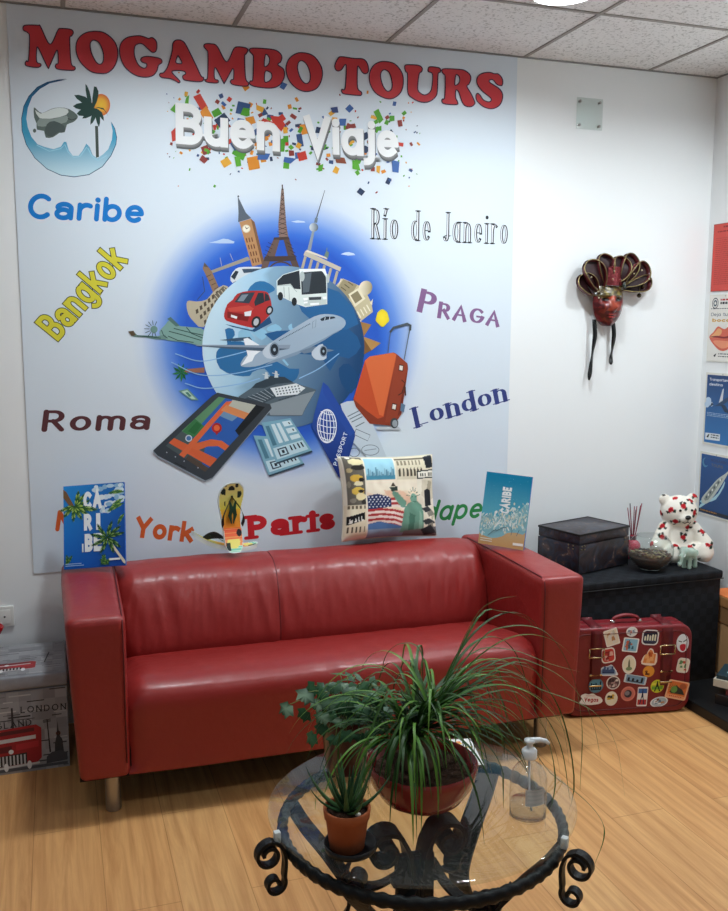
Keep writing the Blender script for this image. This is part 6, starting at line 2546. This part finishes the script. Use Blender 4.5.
def strap(pts, ang, w, th=.006, rad=None, name='strap', org=(0, 0)):
    """flat iron bar following (r, z) points in the upright plane at angle ang"""
    c, s = math.cos(ang), math.sin(ang)
    P3 = [Vector((org[0] + r * c, org[1] + r * s, z_)) for r, z_ in pts]
    n_ = len(P3)
    side = Vector((-s, c, 0))
    vs = []
    for i, p in enumerate(P3):
        t = (P3[min(n_ - 1, i + 1)] - P3[max(0, i - 1)]).normalized()
        nn_ = side.cross(t).normalized()
        ww = w[i] if isinstance(w, list) else w
        for a_, b_ in ((-1, -1), (1, -1), (1, 1), (-1, 1)):
            vs.append(p + side * (a_ * ww / 2) + nn_ * (b_ * th / 2))
    fs = [(0, 1, 2, 3), (4 * n_ - 1, 4 * n_ - 2, 4 * n_ - 3, 4 * n_ - 4)]
    for i in range(n_ - 1):
        for k in range(4):
            k2 = (k + 1) % 4
            fs.append((4 * i + k, 4 * (i + 1) + k, 4 * (i + 1) + k2, 4 * i + k2))
    return vs, fs


def spiral(cx, cz, r0, r1, a0, a1, n=40):
    return [(cx + (r0 + (r1 - r0) * i / n) * math.cos(math.radians(a0 + (a1 - a0) * i / n)), cz + (r0 + (r1 - r0) * i / n) * math.sin(math.radians(a0 + (a1 - a0) * i / n))) for i in range(n + 1)]


def sm2(pts, n=5):
    return [(p.x, p.y) for p in catmull([(a_, b_, 0) for a_, b_ in pts], n)]


LEGS = [math.radians(a_) for a_ in (150, 34, -40, -140)]
for k, an in enumerate(LEGS):
    g = MB()
    rr_ = QX - .014
    body = sm2([(rr_, QZ - .006), (rr_ - .03, QZ - .05), (.215, QZ - .12), (.165, .20), (.20, .11), (.265, .05)], 8)
    g.add(*strap(body + spiral(.285, .045, .028, .010, 165, 620)[2:], an, .056, .008))
    leg = g.build('leg', iron, tbl, smooth=False)
    g = MB()
    g.add(*strap(spiral(.155, .235, .034, .010, 60, -420), an, .046, .007))
    g.build('inner_scroll', iron, leg, smooth=False)
    # curved tie from the leg to the pedestal
    g = MB()
    g.add(*strap(sm2([(.205, .29), (.17, .235), (.115, .225), (.06, .26), (.032, .30)], 8), an, .034, .006))
    g.build('tie_bar', iron, leg, smooth=False)
# outward scrolls outside the rim that carry the glass clips
for an in (math.radians(186), math.radians(-50), math.radians(70)):
    g = MB()
    R0 = QX + .012
    top = spiral(R0 + .038, QZ + .006, .012, .030, -270 - 90, 100, 36)
    s_ = top + sm2([top[-1], (R0 + .012, QZ + .022), (R0 + .002, QZ - .01), (R0 + .004, QZ - .05)], 6)[1:]
    low = spiral(R0 + .026, QZ - .062, .024, .008, 165, 560, 36)
    g.add(*strap(s_ + low, an, .022, .007))
    sc_ = g.build('side_scroll', iron, tbl, smooth=False)
    c_, q_ = math.cos(an), math.sin(an)
    rr_ = RX - .004
    MB().box((-.007, -.007, TZ - .022), (.007, .007, TZ + .003), bev=.002, mx=Matrix.Translation((rr_ * c_, rr_ * q_ * RY / RX, 0)) @ Matrix.Rotation(an, 4, 'Z')).build('glass_clip', mat('clip_plastic', '#d5dcdc', rough=.3), sc_, angle=40)
# pedestal: a fluted column that opens into two ram's-horn scrolls
g = MB()
ped = (-.028, -.03)
for j in range(7):
    x = -.038 + .076 * j / 6
    g.tube([(ped[0] + x, ped[1] - .012 + .018 * abs(x) / .03, .02), (ped[0] + x * .9, ped[1] - .014 + .018 * abs(x) / .03, .22), (ped[0] + x * 1.1, ped[1] - .012 + .018 * abs(x) / .03, .345)], .0065, 8)
g.box((ped[0] - .044, ped[1] - .010, .02), (ped[0] + .044, ped[1] + .014, .345), bev=.004)
pd = g.build('pedestal', iron, tbl)
for s in (-1, 1):
    g = MB()
    an = 0 if s > 0 else PI
    pth = sm2([(.012, .30), (.022, .36), (.042, .402)], 6) + spiral(.076, .372, .045, .012, 138, -330, 44)
    g.add(*strap(pth, an, .058, .010, org=ped))
    g.build('horn_scroll', iron, pd, smooth=False)
g = MB()
g.box((ped[0] - .056, ped[1] - .012, .275), (ped[0] + .056, ped[1] + .018, .295), bev=.004)
g.build('collar', iron, pd, angle=40)

# ------------------------------------------------------------------ plants on the table
GZ = TZ + .0008
soil_m = mat('potting_soil', '#4a3324', rough=1.0, bump=1.0, bscale=160, bdist=.01, var=.5, vscale=90)
leaf_m = mat('leaf', '#fff', rough=.45, attr=True, spec=.3)


def in_glass(p, m_=.012):
    return ((p.x - TX) / (RX + m_)) ** 2 + ((p.y - TY) / (RY + m_)) ** 2 < 1


# ponytail palm in a wide red bowl
pb = Vector((.862, -1.748, GZ))
pp = thing('ponytail_palm', 'grassy ponytail palm in a wide red bowl on glass table', 'potted plant', pb)
prb = [(0, 0), (.040, 0), (.060, .004), (.092, .024), (.114, .056), (.122, .084), (.125, .100), (.122, .104), (.115, .101), (.110, .086), (.104, .08), (0, .078)]
MB().lathe(prb[:8], 56, caps=False).lathe(prb[7:11], 56, caps=False).build('bowl', mat('red_glaze', '#8a2620', rough=.25, coat=.5, var=.25, vscale=14), pp)
MB().grid(lambda u, v: (.106 * v * math.cos(2 * PI * u), .106 * v * math.sin(2 * PI * u), .083 + .006 * nz(v * 9 * math.cos(2 * PI * u), v * 9 * math.sin(2 * PI * u))), 40, 14, wrap=True).build('soil', soil_m, pp)
cx_ = Vector((-.006, .01, .0))
MB().lathe([(0, .074), (.034, .078), (.042, .104), (.036, .122), (.022, .142), (.016, .165), (.014, .182), (0, .186)], 28, Matrix.Translation(cx_)).build('caudex', mat('caudex_bark', '#6d5b45', rough=.9, bump=.8, bscale=60, bdist=.006, var=.3), pp)
g = MB()
rl = random.Random(21)


def blade(pts, w, c0, c1, clear=True):
    pts = catmull(pts, 4)
    if clear:
        pts = [keep_clear(p) for p in pts]
    n_ = len(pts)
    nr, ws, cs = [], [], []
    for i, p in enumerate(pts):
        t = (pts[min(n_ - 1, i + 1)] - pts[max(0, i - 1)]).normalized()
        sd = t.cross(Vector((0, 0, 1)))
        if sd.length < 1e-3:
            sd = Vector((1, 0, 0))
        sd.normalize()
        f = i / (n_ - 1)
        ws.append(w * min(1, .55 + f * 3) * (1 - f ** 2.2) + .0005)
        nr.append(sd)
        cs += [mixc(c0, c1, f)] * 2
    vs, fs = [], []
    for i, p in enumerate(pts):
        up_ = nr[i].cross((pts[min(n_ - 1, i + 1)] - pts[max(0, i - 1)]).normalized())
        vs += [p - nr[i] * ws[i] / 2 + up_ * ws[i] * .18, p, p + nr[i] * ws[i] / 2 + up_ * ws[i] * .18]
    for i in range(n_ - 1):
        fs += [(3 * i, 3 * i + 1, 3 * i + 4, 3 * i + 3), (3 * i + 1, 3 * i + 2, 3 * i + 5, 3 * i + 4)]
    g.add([v - pb for v in vs], fs, [c for i in range(n_) for c in [cs[2 * i]] * 3])


crowns = [pb + Vector((-.010, .01, .175)), pb + Vector((.030, .02, .20)), pb + Vector((-.04, -.01, .16))]
OBST = []


def keep_clear(p):
    """leaves bend over the glass and over the sofa instead of passing through them"""
    for ox, oy, r_, h_ in ((1.062, -1.872, .058, .21), (.752, -1.535, .085, .165), (.648, -1.868, .066, .11)):
        d_ = Vector((p.x - ox, p.y - oy, 0))
        if d_.length < r_ and p.z < GZ + h_:
            d_ = d_.normalized() * r_ if d_.length > 1e-4 else Vector((r_, 0, 0))
            p.x, p.y = ox + d_.x, oy + d_.y
    if p.z < GZ + .009 and in_glass(p, .035):
        if p.z > GZ - .03:
            p.z = GZ + .009
    if p.y > -.80 and p.z < .5:
        p.y = -.80
    return p


for i in range(190):
    c = crowns[0 if i % 3 == 0 else (1 if i % 3 == 1 else 2)].copy()
    az = rl.random() * 2 * PI if i < 165 else rl.uniform(-.5, 1.4)
    el_ = math.radians(rl.choice([rl.uniform(0, 35), rl.uniform(20, 62), rl.uniform(30, 70)]))
    L_ = rl.uniform(.22, .42) * (1.15 if math.cos(az) > .2 else .86)
    if 125 < i < 165:
        L_ *= .55
    if math.sin(az) < -.45:
        L_ *= .72
    dr = Vector((math.cos(az) * math.cos(el_), math.sin(az) * math.cos(el_), math.sin(el_)))
    p = c + Vector((dr.x, dr.y, 0)) * .012
    pts = [p.copy()]
    n_ = 9
    gr = rl.uniform(.24, .46)
    for k in range(n_):
        p = p + dr * (L_ / n_)
        dr = (dr + Vector((rl.uniform(-.05, .05), rl.uniform(-.05, .05), -gr * (.5 + k * .16)))).normalized()
        p = keep_clear(p)
        pts.append(p.copy())
    gcol = rl.choice([('#264a18', '#365c20'), ('#33601c', '#4d7a26'), ('#1e3a12', '#2c4e1a'), ('#41701f', '#648c34'), ('#294f1a', '#203c12')])
    blade(pts, rl.uniform(.0055, .0095), *gcol)
# long arching leaves that stand out against the sofa and the floor
LONG = [[(456, 660), (473, 621), (495, 601), (517, 596)], [(452, 665), (478, 618), (503, 612), (525, 618), (535, 628)],
        [(450, 672), (481, 640), (508, 627), (536, 628), (556, 643), (574, 680), (582, 730), (580, 790)],
        [(440, 675), (420, 651), (401, 644), (387, 654), (381, 674)], [(455, 690), (500, 672), (541, 690), (575, 702), (598, 716), (616, 745), (625, 797)],
        [(460, 695), (520, 740), (550, 773), (580, 796), (600, 818), (604, 838), (594, 866)], [(450, 680), (500, 660), (545, 668), (575, 690), (592, 720), (601, 760)],
        [(452, 690), (515, 662), (548, 690), (566, 730), (574, 790), (560, 832)], [(430, 690), (380, 668), (330, 690), (308, 725)], [(425, 690), (385, 672), (350, 700), (338, 760), (350, 800)],
        [(428, 700), (395, 690), (375, 720), (364, 770), (372, 800)], [(432, 690), (400, 680), (382, 700), (378, 760)], [(455, 690), (505, 690), (540, 720), (555, 775), (550, 815)],
        [(450, 690), (495, 680), (535, 705), (560, 745), (570, 800)], [(440, 680), (470, 655), (510, 650), (550, 664), (580, 672)]]
for k, ln_ in enumerate(LONG):
    pts = []
    for j, (x, y) in enumerate(ln_):
        t = j / (len(ln_) - 1)
        Y = pb.y + .02 + (.10 if k % 2 else -.09) * t * (1 if k not in (5, 8) else -.6)
        pts.append(on_y(x, y, Y))
    pts[0] = crowns[1] + (pts[0] - crowns[1]) * .25 if k < 8 else crowns[0] + (pts[0] - crowns[0]) * .25
    blade(pts, .007, '#2f5524', '#47692f', False)
g.build('leaves', leaf_m, pp)

# ivy in a dark red pot
ib = Vector((.752, -1.535, GZ))
iv = thing('potted_ivy', 'trailing ivy in a dark red pot, behind the aloe', 'potted plant', ib)
MB().lathe([(0, 0), (.047, 0), (.050, .003), (.062, .120), (.066, .122), (.068, .148), (.066, .151), (.061, .149), (.058, .125), (0, .122)][:7], 44, caps=False).lathe([(.066, .151), (.061, .149), (.058, .128)], 44, caps=False).build('pot', mat('maroon_pot', '#4c1318', rough=.35, coat=.3), iv)
MB().lathe([(.059, .130), (.03, .136), (0, .138)], 30).build('soil', soil_m, iv)
ri = random.Random(5)
IVL = [(-.02, .86), (.17, .78), (.34, .98), (.50, .56), (.82, .46), (.55, .22), (.30, -.02), (0, .10)]
shape = [(x, y) for x, y in IVL] + [(-x, y) for x, y in reversed(IVL[:-1])][:-1]
g = MB()
gs = MB()
spots_i = []
for i in range(78):
    for tr_ in range(60):
        az = ri.random() * 2 * PI
        rr_ = ri.random() ** .5 * .098
        z_ = .155 + ri.random() * .085 - rr_ * .35
        if i < 12:
            rr_ = .07 + ri.random() * .025
            z_ = .155 - ri.random() * .06
        q = Vector((rr_ * math.cos(az), rr_ * math.sin(az), z_))
        if i == 0:
            q = Vector((-.145, -.01, .185))
        if i == 1:
            q = Vector((-.100, -.02, .215))
        if i == 2:
            q = Vector((-.075, -.05, .145))
        if rr_ < .07 and z_ < .16:
            continue
        if all((q - o_).length > .022 for o_ in spots_i):
            break
    spots_i.append(q)
    s_ = ri.uniform(.024, .038)
    outd = Vector((q.x, q.y, .05)).normalized()
    face_ = (outd * .7 + Vector((-.15, -.9, .5)) * .6 + Vector((ri.uniform(-.4, .4), ri.uniform(-.4, .4), ri.uniform(-.2, .4)))).normalized()
    down = (Vector((0, 0, -1)) + outd * .6).normalized()
    tip = (down - face_ * down.dot(face_)).normalized()
    sd = tip.cross(face_).normalized()
    base = [(0, .42, .10)] + [(x, y, -.10 * abs(x) - .08 * (y - .4) ** 2) for x, y in shape]
    dark = ri.choice(['#1c4024', '#163520', '#264e2c', '#204630'])
    pale = ri.choice(['#5d7d62', '#7f9a80', '#2f5a36', '#264c2c', '#41704a'])
    vs = [q + sd * (x * s_) + tip * ((y - .1) * s_) + face_ * (h_ * s_) for x, y, h_ in base]
    cs = [H(pale)] + [H(dark if ri.random() < .65 else pale)] * 1 + [H(dark if ri.random() < .7 else pale) for _ in range(len(vs) - 2)]
    n_ = len(vs) - 1
    g.add(vs, [(0, 1 + k, 1 + (k + 1) % n_) for k in range(n_)], cs)
    root = Vector((q.x * .35, q.y * .35, .135))
    mid = (root + q) / 2 + Vector((0, 0, .03))
    gs.tube(catmull([root, mid, q], 4), .0012, 5)
g.build('leaves', leaf_m, iv)
gs.build('stems', mat('ivy_stem', '#6d7a40', rough=.6), iv)

# small aloe in a terracotta pot on a black saucer
ab = Vector((.648, -1.868, GZ))
al = thing('potted_aloe', 'small spiky aloe in terracotta pot on black saucer', 'potted plant', ab)
MB().lathe([(0, 0), (.046, 0), (.052, .004), (.055, .018), (.052, .018), (.048, .006), (0, .005)], 40, Matrix.Translation((.006, -.004, 0))).build('saucer', mat('saucer_black', '#141416', rough=.4), al)
MB().lathe([(0, .006), (.034, .006), (.036, .008), (.044, .072), (.047, .073), (.049, .092), (.047, .094), (.043, .092), (.042, .078)], 40, caps=False).build('pot', mat('terracotta', '#a8582f', rough=.75, var=.12, vscale=20), al)
MB().lathe([(.043, .083), (.02, .087), (0, .088)], 26).build('soil', soil_m, al)
ra = random.Random(9)
g = MB()
for i in range(26):
    az = i * 2.399 + ra.uniform(-.2, .2)
    lv = i / 26
    el_ = math.radians(14 + 66 * lv + ra.uniform(-6, 6))
    L_ = (.105 - .03 * lv) * ra.uniform(.85, 1.15)
    b_ = Vector((.012 * (1 - lv) * math.cos(az), .012 * (1 - lv) * math.sin(az), .084 + .012 * lv))
    pts, rs = [], []
    for k in range(8):
        t = k / 7
        e2 = el_ + .45 * (t - .2) * (1 - lv)
        pts.append(b_ + Vector((math.cos(az) * math.cos(e2), math.sin(az) * math.cos(e2), math.sin(e2) + .10 * t)) * (L_ * t))
        rs.append(.0075 * (1 - t) ** .75 + .0004)
    c = ra.choice(['#2f4f30', '#3a5e38', '#27452c', '#44683e'])
    g.tube(pts, rs, 7, col=c, flat=.45)
g.build('leaves', leaf_m, al)
MB().ball((.012, -.036, .093), (.006, .005, .004), 7).build('white_pebble', mat('pebble_white', '#d9d6cc', rough=.6), al)

# clear pump bottle of hand gel
pbt = thing('pump_bottle', 'clear hand gel bottle with white pump on the glass table', 'bottle', (1.062, -1.872, GZ))
pbt.scale = (.95, .95, .92)
pl_ = clear_mat('bottle_plastic', '#fefefe', 1.5, .03, haze=.02)
MB().lathe([(0, .001), (.038, .001), (.042, .006), (.0425, .098), (.040, .112), (.030, .128), (.0165, .138), (.0145, .142), (.0145, .156), (.0135, .156), (.0135, .142), (.029, .126), (.038, .111), (.0407, .098), (.0402, .007), (0, .004)], 44).build('bottle_body', pl_, pbt, fix=True)
MB().lathe([(0, .0045), (.0398, .008), (.0398, .040), (0, .040)], 40).build('gel', clear_mat('gel', '#f8fafa', 1.3, .05, haze=.08), pbt, fix=True)
wp = mat('pump_white', '#eceff0', rough=.3)
g = MB().lathe([(.0, .150), (.017, .150), (.0175, .152), (.0175, .168), (.014, .172), (.0075, .174), (.007, .186), (.012, .188), (.0125, .194), (0, .197)], 30)
g.tube([(0, 0, .191), (.022, -.006, .193), (.036, -.010, .190), (.043, -.012, .183)], [.0075, .006, .005, .0042], 10)
g.tube([(0, 0, .150), (.004, .002, .05), (.012, .003, .012)], .0025, 8)
pm = g.build('pump_head', wp, pbt)
a = Art(lambda p: (p[0], p[1]), 0)
g = MB()
for i in range(14):
    for j in range(2):
        pass
g.grid(lambda u, v: (.0428 * math.sin((u - .5) * 1.1 - .1), -.0428 * math.cos((u - .5) * 1.1 - .1), .05 + .040 * v), 16, 8, lambda u, v: '#c9d6d4' if (int(v * 8) % 2 and .1 < u < .9) else '#eef2f1')
g.build('label', mat('label_film', '#fff', rough=.3, attr=True, trans=.75), pbt)

# bright printed leaflet behind the palm
lf = thing('leaflet', 'small bright colourful leaflet lying behind the palm bowl', 'leaflet', (.995, -1.535, GZ + .0004), math.radians(-12))
lf.scale = (1.15, 1.2, 1)
MB().box((-.085, -.06, 0), (.085, .06, .0012)).build('sheet', mat('leaflet_paper', '#ecebe6', rough=.4), lf, smooth=False)
a = Art(lambda p: p, 0)
rr2 = random.Random(6)
a.poly([(-.083, -.058), (.083, -.058), (.083, .058), (-.083, .058)], '#e9e6df')
for i in range(46):
    x, y = rr2.uniform(-.075, .07), rr2.uniform(-.052, .045)
    w, h = rr2.uniform(.006, .022), rr2.uniform(.005, .014)
    a.poly([(x, y), (min(.082, x + w), y + .002), (min(.08, x + w), y + h), (x + .002, y + h)], rr2.choice(['#d8402c', '#3fae4a', '#e8b83a', '#e98a4a', '#2a2c30', '#c93a5a', '#f2f0ea', '#3f8fd0', '#8fd04a']))
o = a.build('colour_print', print_gloss, lf)
o.rotation_euler = (-PI / 2, 0, 0)
o.location = (0, 0, .0014)
